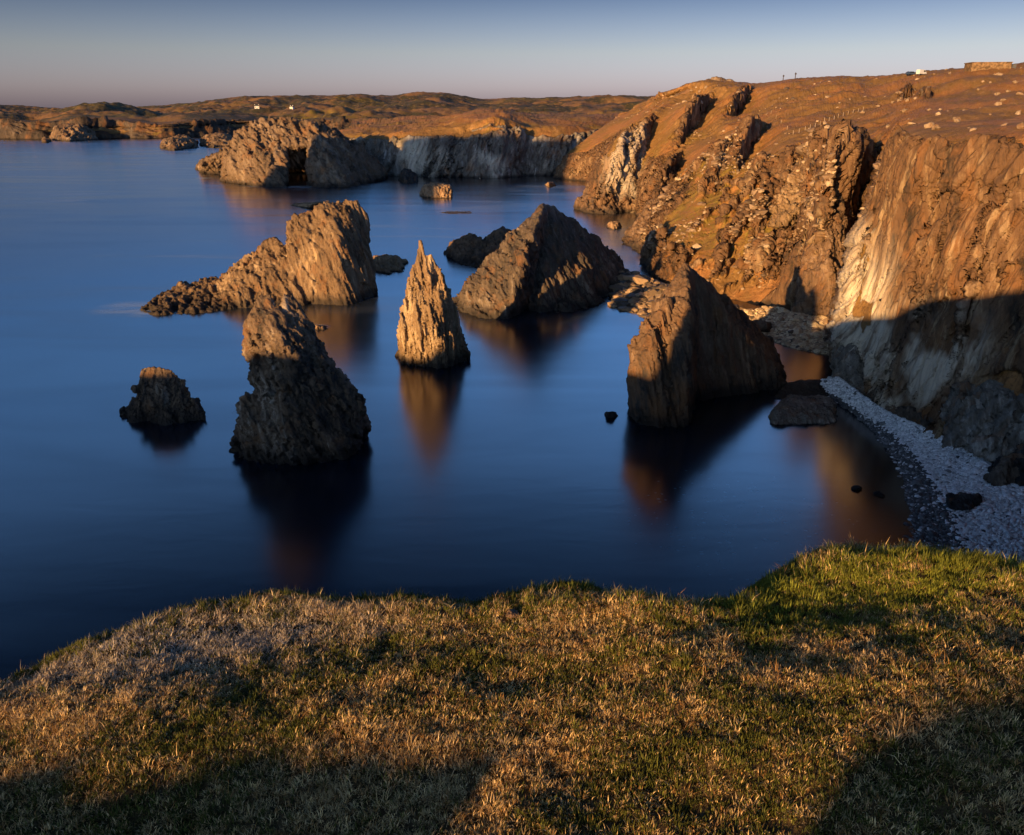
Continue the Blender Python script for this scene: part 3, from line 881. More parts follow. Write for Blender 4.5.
for lab, hulls in [
    ('dark rounded rock stack off the far coast, left of the rugged islet', [[(161, 149), (175, 150.5), (196, 148), (194, 142), (165, 143), (165, 141, 960), (178, 135, 965), (186, 137, 965), (194, 143, 960)]]),
    ('smaller dark rock stack touching the rugged islet on the far coast', [[(201, 146), (210, 148), (228, 148), (230, 138), (203, 140), (207, 138, 1000), (217, 133, 1010), (226, 134, 1010)]]),
    ('orange lit block of rock below the far left coast', [[(51, 140), (70, 141.5), (95, 140), (92, 134), (56, 134), (55, 126, 1190), (64, 123.5, 1200), (78, 124, 1200), (92, 131, 1195)]]),
    ('tiny speck of rock off the far left coast', [[(42, 142), (46, 143), (50, 142), (49, 140), (44, 140), (46, 139, 1120)]]),
]:
    k += 1
    rock('rock_stack', lab, 'rock', hulls, 1.1, 9, 4.0, 900 + k, M_far, 'rocks off the far coast', tilt=(0.1, 0.3), stretch=0.5, soft=2, depth=6)

# outcrops that grow from the right-hand cliff
for lab, hulls, vox, size, amp, mat in [
    ('jagged orange promontory foot jutting into the far inlet', [[(576, 209), (590, 213), (612, 214), (625, 212), (605, 200), (578, 203, 350), (592, 186, 362), (603, 165, 372), (612, 158, 380), (620, 190, 368), (625, 208, 355)]], 0.35, 3.2, 1.6, M_pyr),
    ('broken rock spur dropping to the water below the grassy slope', [[(622, 241), (640, 246), (655, 262), (668, 255), (640, 236), (645, 213, 275), (652, 203, 285), (660, 190, 300), (676, 185, 305), (672, 215, 280), (668, 240, 255)]], 0.28, 2.6, 1.4, M_pyr),
    ('dark craggy fin crossing the moor above the spur', [[(664, 205, 262), (680, 195, 268), (704, 178, 276), (722, 163, 286), (722, 172, 282), (700, 192, 268), (672, 215, 258), (666, 215, 256), (715, 158, 292)]], 0.3, 2.6, 1.3, M_pyr),
    ('row of blocky crags on the edge left of the dark gully', [[(775, 205, 196), (790, 175, 204), (806, 158, 210), (824, 152, 214), (828, 165, 206), (812, 190, 196), (795, 215, 188), (782, 225, 188), (770, 225, 190)]], 0.26, 2.2, 1.5, M_tan),
    ('dark rust buttress rising from the rubble beach to the gully', [[(792, 320, 155), (834, 318, 150), (834, 250, 160), (842, 210, 168), (846, 180, 174), (838, 172, 178), (826, 200, 170), (808, 250, 163), (798, 290, 158), (830, 260, 155)]], 0.26, 2.6, 1.5, M_pyr),
    ('weathered crag on the skyline at the end of the ridge', [[(664, 98, 505), (680, 88, 485), (698, 81, 470), (716, 77.5, 465), (732, 80, 465), (742, 86, 462), (728, 94, 455), (700, 98, 455), (675, 102, 470)]], 0.6, 5, 2.6, M_far),
    ('ribbed grey outcrop at the foot of the shaded cliff above the shingle', [[(945, 455, 88), (990, 462, 84), (1030, 470, 80), (1050, 440, 80), (1035, 366, 90), (1000, 362, 92), (965, 385, 92), (945, 410, 93), (1000, 400, 86), (1040, 400, 84), (960, 440, 87), (1000, 430, 96)]], 0.16, 1.6, 1.2, M_grey),
    ('pale grey rock rib at the left foot of the shaded cliff', [[(836, 395, 112), (862, 405, 107), (880, 400, 108), (872, 350, 116), (850, 322, 121), (838, 335, 121), (832, 370, 117), (855, 350, 114), (870, 400, 116)]], 0.16, 1.5, 0.8, M_grey),
    ('black jagged rocks heaped at the right end of the shingle', [[(985, 500, 80), (1060, 520, 76), (1060, 440, 82), (1020, 442, 84), (992, 462, 84), (1000, 470, 79), (1050, 450, 77), (1020, 510, 76)]], 0.15, 1.5, 1.0, M_black),
    ('dark broken rocks along the middle foot of the shaded cliff', [[(866, 412, 105), (900, 432, 98), (948, 452, 91), (945, 420, 93), (905, 392, 101), (875, 385, 106), (900, 410, 98), (930, 430, 93), (900, 400, 108)]], 0.15, 1.4, 0.9, M_dark),
]:
    k += 1
    rock('rock_outcrop', lab, 'rock', hulls, vox, size, amp, 900 + k, mat, None, tilt=(0.1, 0.35), stretch=0.45, soft=2)

# ------------------------------------------------------------------ foreground headland
AZ_SIL = np.array([(-60, 706), (0, 686), (60, 657), (130, 631), (200, 606), (260, 595), (320, 597), (360, 599), (420, 598), (480, 601), (520, 593), (580, 591), (630, 599), (690, 605), (735, 598), (770, 579), (800, 557), (830, 547), (880, 550), (940, 554), (985, 559), (1024, 563), (1090, 570)], float)
_d = np.array([ray(u, v) for u, v in AZ_SIL])
SIL_AZ = np.arctan2(_d[:, 0], _d[:, 1])
SIL_TAN = _d[:, 2] / np.hypot(_d[:, 0], _d[:, 1])
D0, SY, SX = 2.63, 0.095, 0.13
SIL_R = (D0) / (-SIL_TAN - SY * np.cos(SIL_AZ) + SX * np.sin(SIL_AZ))
RC_AZ = np.concatenate([np.radians([-180, -80, -68, -58, -48]), SIL_AZ, np.radians([52, 58, 66, 76, 180])])
RC_R = np.concatenate([[900, 900, 60, 14, 7], SIL_R, [9, 13, 30, 900, 900]])
DELTA = np.zeros(len(SIL_AZ))
_T = math.tan(SUN_EL)
_K = SUN_H[0] / SUN_H[1]
_xa, _xb = -112 - 480 * _K, 36 - 520 * _K
_hz = 25 + 535 / SUN_H[1] * _T  # unseen hill added at far left to shade the back cliff and islet
_hl = [(-1200, 40), (_xa - 50, 40), (_xa - 12, _hz * 0.7), (_xa, _hz - 2), (_xa + 15, _hz), (_xb - 15, _hz), (_xb, _hz - 8), (_xb + 14, _hz * 0.45), (_xb + 60, 28), (-190, 20), (-160, 20)]
# where the edge of the headland's shade should lie on the rocks: pixel and distance -> height of the ridge behind
for _u, _v, _Y in ((255, 353, 90.5), (290, 352, 92), (112, 374, 105), (150, 374, 105), (165, 374, 105), (212, 376, 105), (425, 361, 127), (640, 372, 104), (675, 375, 105), (850, 318, 120), (806, 338, 146), (1000, 309, 90)):
    _w = at_depth(_u, _v, _Y)
    _hl.append((_w[0] - _w[1] * SUN_H[0] / SUN_H[1], _w[2] + _w[1] / SUN_H[1] * _T))
_hl = [p for p in _hl if not -48.0 < p[0] < -39.5] + [(-46.9, 37), (-44.4, 37), (-43.2, 29)]  # unseen spur added to shade the sharp pyramid stack's right side
_hl.sort()
HL_X = np.array([p[0] for p in _hl])
HL_Z = np.array([p[1] for p in _hl])
print('HL', [(round(a), round(b, 1)) for a, b in _hl])


BUMPS = [(2.35, 5.25, 0.30, 1.25, 0.8), (0.85, 4.5, -0.12, 0.5, 0.4), (-0.6, 3.4, 0.06, 0.9, 0.5), (1.9, 3.2, 0.07, 0.9, 0.6), (-2.2, 3.6, 0.08, 0.7, 0.6)]


def base_plane(x, y):
    yc = np.clip(y, -14, 60)
    xc = np.clip(x, -9, 9) * (0.35 + 0.65 * sstep(y, -4, 1))
    z = EYE - (D0 + SY * yc - SX * xc) - 0.02 * np.clip(-x - 9, 0, 40)
    for bx, by, hh, rx, ry in BUMPS:
        z = z + hh * np.exp(-((x - bx) / rx) ** 2 - ((y - by) / ry) ** 2)
    return z


def ground_z(x, y, detail=True, mounds=True):
    x, y = np.asarray(x, float), np.asarray(y, float)
    R = np.hypot(x, y)
    az = np.arctan2(x, y)
    z = base_plane(x, y)
    x0 = x - y * SUN_H[0] / SUN_H[1]
    wl = sstep(-x, 6, 17) * sstep(R, 8, 18)
    z = z * (1 - wl) + wl * (np.interp(x0, HL_X, HL_Z) - 0.3 * np.maximum(y, 0))
    rc = np.interp(az, RC_AZ, RC_R)
    w = 0.55 + 0.06 * rc
    e = np.maximum(R - rc + 0.35 * w, 0)
    z = z - 1.35 * (np.sqrt(e * e + w * w) - w)
    if detail:
        rag = fbm(np.stack([az * 9, 0 * az, 0 * az + 2], -1).reshape(-1, 3), 4, 33).reshape(R.shape)
        z = z + 0.055 * rag * np.exp(-((R - rc) / (0.09 * rc)) ** 2)
    dl = np.interp(az, SIL_AZ, DELTA, left=0, right=0)
    z = z + dl * np.exp(-((R - rc) / (0.16 * rc)) ** 2)
    if detail:
        p = np.stack([x, y, 0 * x], 1)
        z = z + 0.05 * fbm(p * 0.8, 4, 5) * sstep(R, 1.0, 2.0) + 0.03 * fbm(p * 3.0, 4, 9) + 0.3 * fbm(p / 12, 4, 15) * sstep(R, 12, 30)
    if mounds:
        z = z + mound(x, y, z)
    return np.maximum(z, -4)


def on_plane(u, v):
    d = ray(u, v)
    t = D0 / (-d[2] - SY * d[1] + SX * d[0])
    return d[0] * t, d[1] * t


SHADE_MOUNDS = []  # unseen mounds added behind the camera to shade the near turf


def mound(x, y, z):
    p = x * SUN_H[0] + y * SUN_H[1]
    q = x * SUN_H[1] - y * SUN_H[0]
    add = np.zeros_like(z)
    for pm, wd, qs, hs in SHADE_MOUNDS:
        top = np.interp(q, qs, hs, left=-99, right=-99) + 0.11 * fbm(np.stack([q * 3.4, 0 * q + 5, 0 * q], -1).reshape(-1, 3), 3, 8).reshape(q.shape)
        g = np.exp(-((p - pm) / wd) ** 2)
        add = np.maximum(add, np.clip(top - z, 0, 4) * g)
    return add


def make_shade_mounds():
    T = math.tan(SUN_EL)
    for pm, wd, pix, ends in ((-7.0, 1.3, [(-120, 680), (-40, 715), (30, 750), (90, 783), (129, 796), (195, 780), (273, 757), (351, 754), (456, 748), (525, 739)], (0.5, 0.10)),
                              (-8.5, 1.5, [(765, 832), (800, 790), (850, 752), (900, 712), (950, 690), (1010, 655), (1060, 645), (1150, 640), (1300, 650)], (0.3, 1.5))):
        qs, hs = [], []
        for u, v in pix:
            x, y = on_plane(u, v)
            p, q = x * SUN_H[0] + y * SUN_H[1], x * SUN_H[1] - y * SUN_H[0]
            z = float(base_plane(np.array([x]), np.array([y]))[0])
            qs.append(q)
            hs.append(z + (p - pm) * T)
        o = np.argsort(qs)
        qs, hs = np.array(qs)[o], np.array(hs)[o]
        qs = np.concatenate([[qs[0] - ends[0]], qs, [qs[-1] + ends[1]]])
        hs = np.concatenate([[hs[0] - 1.2], hs, [hs[-1] - 1.2]])
        SHADE_MOUNDS.append((pm, wd, qs, hs))


# fit the crest so that its outline meets the silhouette
for _ in range(8):
    for i, (a, tn) in enumerate(zip(SIL_AZ, SIL_TAN)):
        R = np.linspace(2.0, 12, 500)
        z = ground_z(np.sin(a) * R, np.cos(a) * R, False, False)
        got = ((z - EYE) / R).max()
        DELTA[i] += 0.8 * (tn - got) * SIL_R[i]
make_shade_mounds()


def build_ground():
    t = NT('turf_soil')
    p = t.pos()
    n1 = t.noise(p, 1.2, 6, 0.65)
    n2 = t.noise(p, 14, 6, 0.7)
    c = t.mix(t.rmp(n1, 0.4, 0.62), (0.045, 0.036, 0.012), (0.085, 0.055, 0.026))
    c = t.mix(t.rmp(n2, 0.45, 0.65), c, (0.12, 0.078, 0.036))
    c = t.mix(t.rmp(n2, 0.46, 0.32), c, (0.014, 0.010, 0.005))
    t.bsdf(c, 0.95, 0.08, n2, 1.0, 0.03)
    az = np.radians(np.concatenate([np.arange(-180, -44, 2.0), np.arange(-44, 44, 0.22), np.arange(44, 180.1, 2.0)]))
    R = np.concatenate([np.geomspace(0.25, 1.6, 16, endpoint=False), np.geomspace(1.6, 9, 300, endpoint=False), np.geomspace(9, 800, 170)])
    AA, RR = np.meshgrid(az, R)
    x, y = (np.sin(AA) * RR).ravel(), (np.cos(AA) * RR).ravel()
    co = np.stack([x, y, ground_z(x, y)], 1)
    N, M = AA.shape
    idx = np.arange(N * M).reshape(N, M)
    faces = np.stack([idx[:-1, :-1], idx[1:, :-1], idx[1:, 1:], idx[:-1, 1:]], -1).reshape(-1, 4)
    if normals(co, faces)[:, 2].mean() < 0:
        faces = faces[:, ::-1]
    # close the middle
    me = mesh_from('ground', co, faces, t.m)
    tag(link('ground', me), 'turf covered headland in front', None, None, 'structure')


build_ground()


def build_grass():
    t = NT('grass_blades')
    c = t.attr('tint', True)
    b = t.bsdf(c, 0.75, 0.15)
    tr = t.n('ShaderNodeBsdfTranslucent')
    t.l(c, tr.inputs['Color'])
    mx = t.n('ShaderNodeMixShader')
    mx.inputs[0].default_value = 0.25
    t.l(b.outputs[0], mx.inputs[1])
    t.l(tr.outputs[0], mx.inputs[2])
    t.l(mx.outputs[0], t.out.inputs['Surface'])
    r = np.random.default_rng(3)
    # clump centres in the visible wedge
    NC = 40000
    az = r.uniform(math.radians(-41), math.radians(41), NC * 3)
    R = np.sqrt(r.uniform(1.7 ** 2, 8.6 ** 2, NC * 3))
    rc = np.interp(az, RC_AZ, RC_R)
    ok = R < rc * 1.16 + 0.1
    az, R = az[ok][:NC], R[ok][:NC]
    NC = len(az)
    cx, cy = np.sin(az) * R, np.cos(az) * R
    P = np.stack([cx, cy, 0 * cx], 1)
    dry = 0.66 + 0.7 * fbm(P * 0.9, 3, 71) + 0.5 * fbm(P * 4.0, 2, 72) + r.normal(0, 0.22, NC)
    # the green mound by the edge at right, the bleached rim at left
    gx, gy = on_plane(850, 575)
    mound_g = np.exp(-(((cx - gx) / 1.5) ** 2 + ((cy - gy) / 0.75) ** 2))
    lx, ly = on_plane(170, 650)
    bleach = 0.95 * np.exp(-(((cx - lx) / 1.6) ** 2 + ((cy - ly) / 0.55) ** 2))
    dip = np.exp(-(((cx - 1.1) / 0.9) ** 2 + ((cy - 4.9) / 0.5) ** 2))
    rcc = np.interp(np.arctan2(cx, cy), RC_AZ, RC_R)
    dry = dry - 0.55 * mound_g + 0.2 * bleach - 0.5 * dip - 0.7 * sstep(R / rcc, 0.965, 1.0) * (cx < 0.6)
    NB = r.integers(13, 27, NC)
    ci = np.repeat(np.arange(NC), NB)
    n = len(ci)
    rad = r.uniform(0.012, 0.036, NC)[ci]
    th = r.uniform(0, 2 * np.pi, n)
    rr = np.sqrt(r.uniform(0, 1, n)) * rad
    bx, by = cx[ci] + np.cos(th) * rr, cy[ci] + np.sin(th) * rr
    bz = ground_z(bx, by) - 0.004
    isdry = (dry[ci] + r.normal(0, 0.25, n)) > 0.5
    L = np.where(isdry, r.uniform(0.012, 0.038, n), r.uniform(0.012, 0.034, n)) * (0.7 + 0.6 * r.random(NC)[ci]) * (1 + 0.25 * mound_g[ci])
    tall = (r.random(NC) < np.where(np.abs(R / rcc - 1.0) < 0.07, 0.22, 0.012))[ci]
    L = np.where(tall, L * r.uniform(1.3, 2.4, n), L)
    lean_c = r.uniform(0, 2 * np.pi, NC)[ci]
    lean = np.where(isdry, r.uniform(0.5, 1.35, n), r.uniform(0.15, 0.8, n))
    da = np.where(r.random(n) < 0.5, th, lean_c) + r.normal(0, 0.5, n)
    dx, dy = np.cos(da), np.sin(da)
    W = np.where(isdry, r.uniform(0.0010, 0.0024, n), r.uniform(0.0011, 0.0025, n))
    px, py = -dy * W, dx * W
    tw = r.uniform(-0.7, 0.7, n)
    px, py = px + dx * W * tw, py + dy * W * tw
    h1, h2 = L * 0.55, L
    o1, z1 = h1 * np.sin(lean * 0.55), h1 * np.cos(lean * 0.55)
    o2, z2 = o1 + (h2 - h1) * np.sin(lean * 1.2), z1 + (h2 - h1) * np.cos(lean * 1.2)
    V = np.empty((n, 5, 3))
    V[:, 0] = np.stack([bx - px, by - py, bz], 1)
    V[:, 1] = np.stack([bx + px, by + py, bz], 1)
    V[:, 2] = np.stack([bx + dx * o1 + px * 0.8, by + dy * o1 + py * 0.8, bz + z1], 1)
    V[:, 3] = np.stack([bx + dx * o1 - px * 0.8, by + dy * o1 - py * 0.8, bz + z1], 1)
    V[:, 4] = np.stack([bx + dx * o2, by + dy * o2, bz + z2], 1)
    k5 = np.arange(n)[:, None] * 5
    tri = np.concatenate([k5 + np.array([0, 1, 2]), k5 + np.array([0, 2, 3]), k5 + np.array([3, 2, 4])])
    # colours: straw, rust, grey bleached, olive, fresh green
    a = r.random(NC)[ci]
    straw = np.array([0.68, 0.46, 0.20])
    rust = np.array([0.36, 0.19, 0.06])
    grey = np.array([0.46, 0.41, 0.35])
    olive = np.array([0.10, 0.10, 0.02])
    fresh = np.array([0.21, 0.22, 0.03])
    cd = np.where((a < 0.34)[:, None], rust, straw)
    bl = np.clip(bleach[ci] * 0.9 + r.normal(0, 0.12, n), 0, 1)[:, None]
    cd = cd * (1 - bl) + grey * bl
    mg = np.clip(mound_g[ci] * 0.9 + 0.12 + r.normal(0, 0.12, n), 0, 1)[:, None]
    cg = olive * (1 - mg) + fresh * mg
    tint = np.where(isdry[:, None], cd, cg) * (r.uniform(0.6, 1.2, n) * r.uniform(0.6, 1.25, NC)[ci])[:, None]
    me = mesh_from('grass', V.reshape(-1, 3), tri, t.m, {'tint': np.repeat(tint, 5, axis=0)}, flat=True)
    tag(link('grass', me), 'short dry and green turf grass on the headland in front', None, None, 'stuff')


build_grass()

# ------------------------------------------------------------------ shingle
_ico = None


def ico():
    bm = bmesh.new()
    bmesh.ops.create_icosphere(bm, subdivisions=1, radius=1)
    bmesh.ops.triangulate(bm, faces=bm.faces)
    co = np.array([v.co[:] for v in bm.verts])
    f = np.array([[v.index for v in fc.verts] for fc in bm.faces])
    bm.free()
    return co, f


def stones(name, label, pts, sizes, tones, mat, seed, flat=False):
    r = np.random.default_rng(seed)
    co, f = ico()
    n = len(pts)
    sc3 = np.stack([r.uniform(0.75, 1.35, n), r.uniform(0.75, 1.35, n), r.uniform(0.45, 0.85, n)], 1) * sizes[:, None]
    jit = 1 + r.uniform(-0.22, 0.22, (n, len(co), 1))
    th = r.uniform(0, 2 * np.pi, n)
    V = co[None] * jit * sc3[:, None, :]
    c, s = np.cos(th)[:, None], np.sin(th)[:, None]
    tl = r.uniform(-0.35, 0.35, n)[:, None]
    V[..., 2] = V[..., 2] + V[..., 0] * tl
    x, y = V[..., 0] * c - V[..., 1] * s, V[..., 0] * s + V[..., 1] * c
    V = np.stack([x, y, V[..., 2]], -1) + pts[:, None, :]
    F = (f[None] + (np.arange(n) * len(co))[:, None, None]).reshape(-1, 3)
    me = mesh_from(name, V.reshape(-1, 3), F, mat, {'tone': np.repeat(tones, len(co))}, flat=flat)
    return tag(link(name, me), label, None, None, 'stuff')


def stone_mat(name, a, b, d):
    t = NT(name)
    tn = t.attr('tone')
    n = t.noise(t.pos(), 4, 4, 0.6)
    c = t.mix(t.rmp(tn, 0.35, 1.0), a, b)
    c = t.mix(t.rmp(tn, 0.35, 0.05), c, d)
    c = t.mix(t.rmp(n, 0.55, 0.35, 0, 0.35), c, (0.05, 0.045, 0.04))
    t.bsdf(c, 0.7, 0.35)
    return t.m


M_shingle = stone_mat('grey_shingle', (0.50, 0.49, 0.48), (0.85, 0.83, 0.81), (0.04, 0.04, 0.04))
M_rubble = stone_mat('tan_rubble', (0.28, 0.18, 0.10), (0.56, 0.42, 0.25), (0.06, 0.045, 0.03))


def beach(name, label, front, back, zf, zb, count, size, mat, gmat, seed, tonef):
    r = np.random.default_rng(seed)
    Fp = np.array([at_level(u, v, zf) for u, v in front])
    Bp = np.array([at_level(u, v, zb) for u, v in back])
    M = 90
    tt = np.linspace(0, len(front) - 1, M)
    F2, B2 = catmull(Fp, tt), catmull(Bp, tt)
    K = 40
    s = np.linspace(-0.06, 1.1, K)[:, None, None]
    G = F2[None] * (1 - s) + B2[None] * s
    co = G.reshape(-1, 3)
    co[:, 2] += 0.18 * fbm(co * 0.35, 4, seed)
    idx = np.arange(K * M).reshape(K, M)
    fc = np.stack([idx[:-1, :-1], idx[:-1, 1:], idx[1:, 1:], idx[1:, :-1]], -1).reshape(-1, 4)
    if normals(co, fc)[:, 2].mean() < 0:
        fc = fc[:, ::-1]
    sv = np.repeat(np.linspace(-0.06, 1.1, K), M)
    me = mesh_from(name, co, fc, gmat, {'tone': tonef(sv, np.zeros_like(sv)) * 0.35})  # sheet darkened to put shade in the gaps between the stones
    tag(link(name, me), label, None, None, 'structure')
    a, b = r.uniform(0, len(front) - 1, count), r.uniform(-0.02, 1.05, count)
    f3, b3 = catmull(Fp, a), catmull(Bp, a)
    pts = f3 * (1 - b[:, None]) + b3 * b[:, None]
    pts[:, 2] += 0.18 * fbm(pts * 0.35, 4, seed) + 0.03
    sz = size * np.exp(r.normal(0, 0.45, count))
    stones('pebbles' if 'pebble' in label or 'shingle' in label else 'rubble', label.replace('beach', 'stones'), pts, sz, tonef(b, r.normal(0, 1, count)), mat, seed + 1, size > 0.2)


beach('shingle_beach', 'pale grey shingle beach curving round the shaded cove',
      [(800, 384), (822, 396), (852, 414), (882, 447), (900, 492), (906, 540), (908, 600), (912, 680)],
      [(836, 378), (848, 386), (882, 410), (945, 440), (995, 474), (1040, 505), (1110, 560), (1180, 640)],
      -0.25, 2.4, 42000, 0.115, M_shingle, M_shingle, 51,
      lambda s, n: np.clip(np.where(s + 0.05 * n < 0.36, 0.10 + 0.10 * n * (n > 0) + 0.5 * (n > 1.5), 0.68 + 0.25 * n), 0.02, 1))
beach('rubble_beach', 'tan pebble beach in the sun below the rust buttress',
      [(745, 322), (770, 338), (792, 347), (815, 352), (838, 356)],
      [(742, 312), (775, 309), (795, 315), (815, 317), (842, 320)],
      0.0, 2.2, 6500, 0.27, M_rubble, M_rubble, 61,
      lambda s, n: np.clip(0.62 + 0.28 * n, 0.08, 1))
beach('boulder_shore', 'heap of orange boulders where the slope meets the bay',
      [(612, 308), (640, 316), (662, 322), (690, 330), (730, 335)],
      [(622, 272), (648, 280), (672, 290), (700, 303), (742, 312)],
      -0.2, 1.8, 800, 0.8, M_rubble, M_rubble, 71,
      lambda s, n: np.clip(0.22 + 0.2 * n, 0.02, 1))

for lab, hulls in [
    ('black square boulder alone on the pale shingle', [[('z')]]),
]:
    pass


def boulder_hull(u, v, z, rx, ry, rz, seed):
    r = np.random.default_rng(seed)
    c = at_level(u, v, z)
    pts = r.normal(0, 1, (16, 3))
    pts /= np.linalg.norm(pts, axis=1)[:, None]
    return c + pts * np.array([rx, ry, rz])


def boulder(label, u, v, z, rx, ry, rz, seed, mat, group=None, vox=0.07):
    pts = boulder_hull(u, v, z, rx, ry, rz, seed)
    co, faces = hulls_to_remesh([pts], vox)
    co = smooth(co, faces, 2)
    co = rock_disp(co, faces, max(rx, rz) * 0.7, max(rx, rz) * 0.16, seed, (0.2, 0.4), 0.7)
    base = np.array([co[:, 0].mean(), co[:, 1].mean(), co[:, 2].min()])
    return tag(link('boulder', mesh_from('boulder', co - base, faces, mat), base), label, 'boulder', group)


boulder('black square boulder alone on the pale shingle', 966, 504, 1.2, 2.0, 1.6, 1.3, 1, M_black)
boulder('dark boulder where the shingle meets the shaded cliff', 966, 435, 2.4, 2.2, 1.8, 1.6, 2, M_black)
boulder('slanted pale slab leaning on the shaded cliff foot', 990, 453, 2.6, 2.4, 1.4, 1.1, 3, M_dark)
boulder('dark boulder at the right edge of the shingle', 1012, 478, 2.6, 3.0, 2.2, 2.6, 4, M_dark)
boulder('small dark boulder below the slanted slab', 985, 470, 2.0, 0.9, 0.8, 0.6, 5, M_black)
boulder('small black rock just awash in the brown shallows', 857, 489, 0.05, 0.7, 0.6, 0.35, 6, M_black)
boulder('larger black rock awash nearest the dark shingle edge', 881, 494, 0.05, 0.9, 0.7, 0.4, 7, M_black)
_gx, _gy = on_plane(515, 624)
_sp = hulls_to_remesh([np.random.default_rng(5).normal(0, 1, (14, 3)) * np.array([0.035, 0.028, 0.022])], 0.005)
_sc = rock_disp(smooth(_sp[0], _sp[1], 1), _sp[1], 0.03, 0.006, 5, (0.2, 0.4), 0.7)
tag(link('stone', mesh_from('stone', _sc, _sp[1], M_pyr), (_gx, _gy, float(ground_z(np.array([_gx]), np.array([_gy]))[0]) + 0.03)), 'small rust brown stone lying in the turf near the cliff edge', 'stone')
boulder('orange block of rock at the left end of the tan pebble beach', 762, 327, 1.4, 2.4, 1.8, 1.4, 8, M_pyr, vox=0.1)

# ------------------------------------------------------------------ scree strewn over the slopes
def build_scree():
    r = np.random.default_rng(91)
    co, u, lev = CLIFF['co'], CLIFF['u'], CLIFF['lev']
    # area weight: even spread over the ground, thicker on the broken slope and along the brink
    f = CLIFF['faces']
    ar = np.linalg.norm(np.cross(co[f[:, 2]] - co[f[:, 0]], co[f[:, 3]] - co[f[:, 1]]), axis=1)
    w = np.bincount(f[:, 0], weights=ar, minlength=len(co))
    slope = sstep(u, 8.5, 9.5) * (1 - sstep(u, 13.2, 14.2))
    w *= np.clip(sstep(fbm(co / 16, 4, 88), 0.0, 0.4), 0.03, 1) * (0.07 * sstep(lev, 4.7, 5.2) + slope * sstep(lev, 1.3, 1.8) * (1 - sstep(lev, 4.8, 5.3)) * 1.6 + 0.5 * np.exp(-((lev - 5.1) / 0.25) ** 2))
    w *= (lev < 7.7) & (lev > 1.2) & (u > 3)
    k = r.choice(len(co), 2600, p=w / w.sum(), replace=False)
    sz = np.exp(r.normal(-1.05, 0.5, len(k))) * np.clip(0.6 + co[k, 1] / 400, 0.8, 1.6)
    stones('scree', 'loose angular stones strewn over the brown slope and moor', co[k] + np.array([0, 0, 0.05]), sz, np.clip(r.normal(0.5, 0.25, len(k)), 0.1, 1), M_scree, 92, True)


M_scree = stone_mat('slope_stones', (0.19, 0.12, 0.07), (0.40, 0.29, 0.18), (0.08, 0.055, 0.035))
build_scree()

# ------------------------------------------------------------------ things on the hillside
_bvh = BVHTree.FromPolygons([tuple(v) for v in CLIFF['co']], [tuple(f) for f in CLIFF['faces'].tolist()])
_bvh_far = BVHTree.FromPolygons([tuple(v) for v in FAR['co']], [tuple(f) for f in FAR['faces'].tolist()])


def drop(u, v, bvh=None):
    """Ground point seen at this pixel, else the ground just below it."""
    bvh = bvh or _bvh
    for dv in np.arange(0, 30, 0.5):
        d = ray(u, v + dv)
        hit = bvh.ray_cast(Vector((0, 0, EYE)), Vector(d).normalized())
        if hit[0] is not None:
            return np.array(hit[0])
    return at_depth(u, v, 400)


def plain(name, col, rough=0.8, spec=0.2, noise=0.0, nscale=1.0):
    t = NT(name)
    if noise:
        n = t.noise(t.pos(), nscale, 6, 0.65)
        c = t.mix(t.rmp(n, 0.35, 0.65), tuple(x * (1 - noise) for x in col), tuple(x * (1 + noise) for x in col))
        t.bsdf(c, rough, spec, n, 0.4, 0.05)
    else:
        t.bsdf(col, rough, spec)
    return t.m


M_stonewall = plain('rough_stone', (0.15, 0.095, 0.05), 0.95, 0.1, 0.5, 1.2)
M_roof = plain('dull_roofing', (0.07, 0.055, 0.045), 0.9, 0.1, 0.3, 0.8)
M_white = plain('white_render', (0.62, 0.58, 0.52), 0.8, 0.2, 0.05, 0.5)
M_slate = plain('slate', (0.06, 0.06, 0.065), 0.7, 0.3, 0.2, 0.6)
M_glass = plain('dark_glass', (0.01, 0.012, 0.015), 0.08, 0.5)
M_carwhite = plain('white_paint', (0.5, 0.5, 0.48), 0.3, 0.5)
M_carblue = plain('dark_blue_paint', (0.03, 0.05, 0.085), 0.3, 0.5)
M_tyre = plain('tyre_rubber', (0.015, 0.015, 0.015), 0.9, 0.1)
M_wood = plain('weathered_wood', (0.26, 0.2, 0.145), 0.9, 0.1, 0.2, 6)
M_darkwood = plain('dark_wood', (0.04, 0.03, 0.025), 0.9, 0.1)


def box_bm(bm, x0, x1, y0, y1, z0, z1, top=0.0):
    vs = [bm.verts.new(p) for p in ((x0, y0, z0), (x1, y0, z0), (x1, y1, z0), (x0, y1, z0), (x0 + top, y0 + top, z1), (x1 - top, y0 + top, z1), (x1 - top, y1 - top, z1), (x0 + top, y1 - top, z1))]
    for f in ((3, 2, 1, 0), (4, 5, 6, 7), (0, 1, 5, 4), (1, 2, 6, 5), (2, 3, 7, 6), (3, 0, 4, 7)):
        bm.faces.new([vs[i] for i in f])


def bm_obj(name, bm, mat, parent=None, loc=None, bevel=0.0):
    if bevel:
        bmesh.ops.bevel(bm, geom=bm.edges[:], offset=bevel, segments=2, affect='EDGES')
    bmesh.ops.recalc_face_normals(bm, faces=bm.faces)
    me = bpy.data.meshes.new(name)
    bm.to_mesh(me)
    bm.free()
    me.materials.append(mat)
    return link(name, me, loc, parent)


def empty(name, loc, rz=0.0):
    o = bpy.data.objects.new(name, None)
    COL.objects.link(o)
    o.location = loc
    o.rotation_euler = (0, 0, rz)
    o.empty_display_size = 0.5
    return o


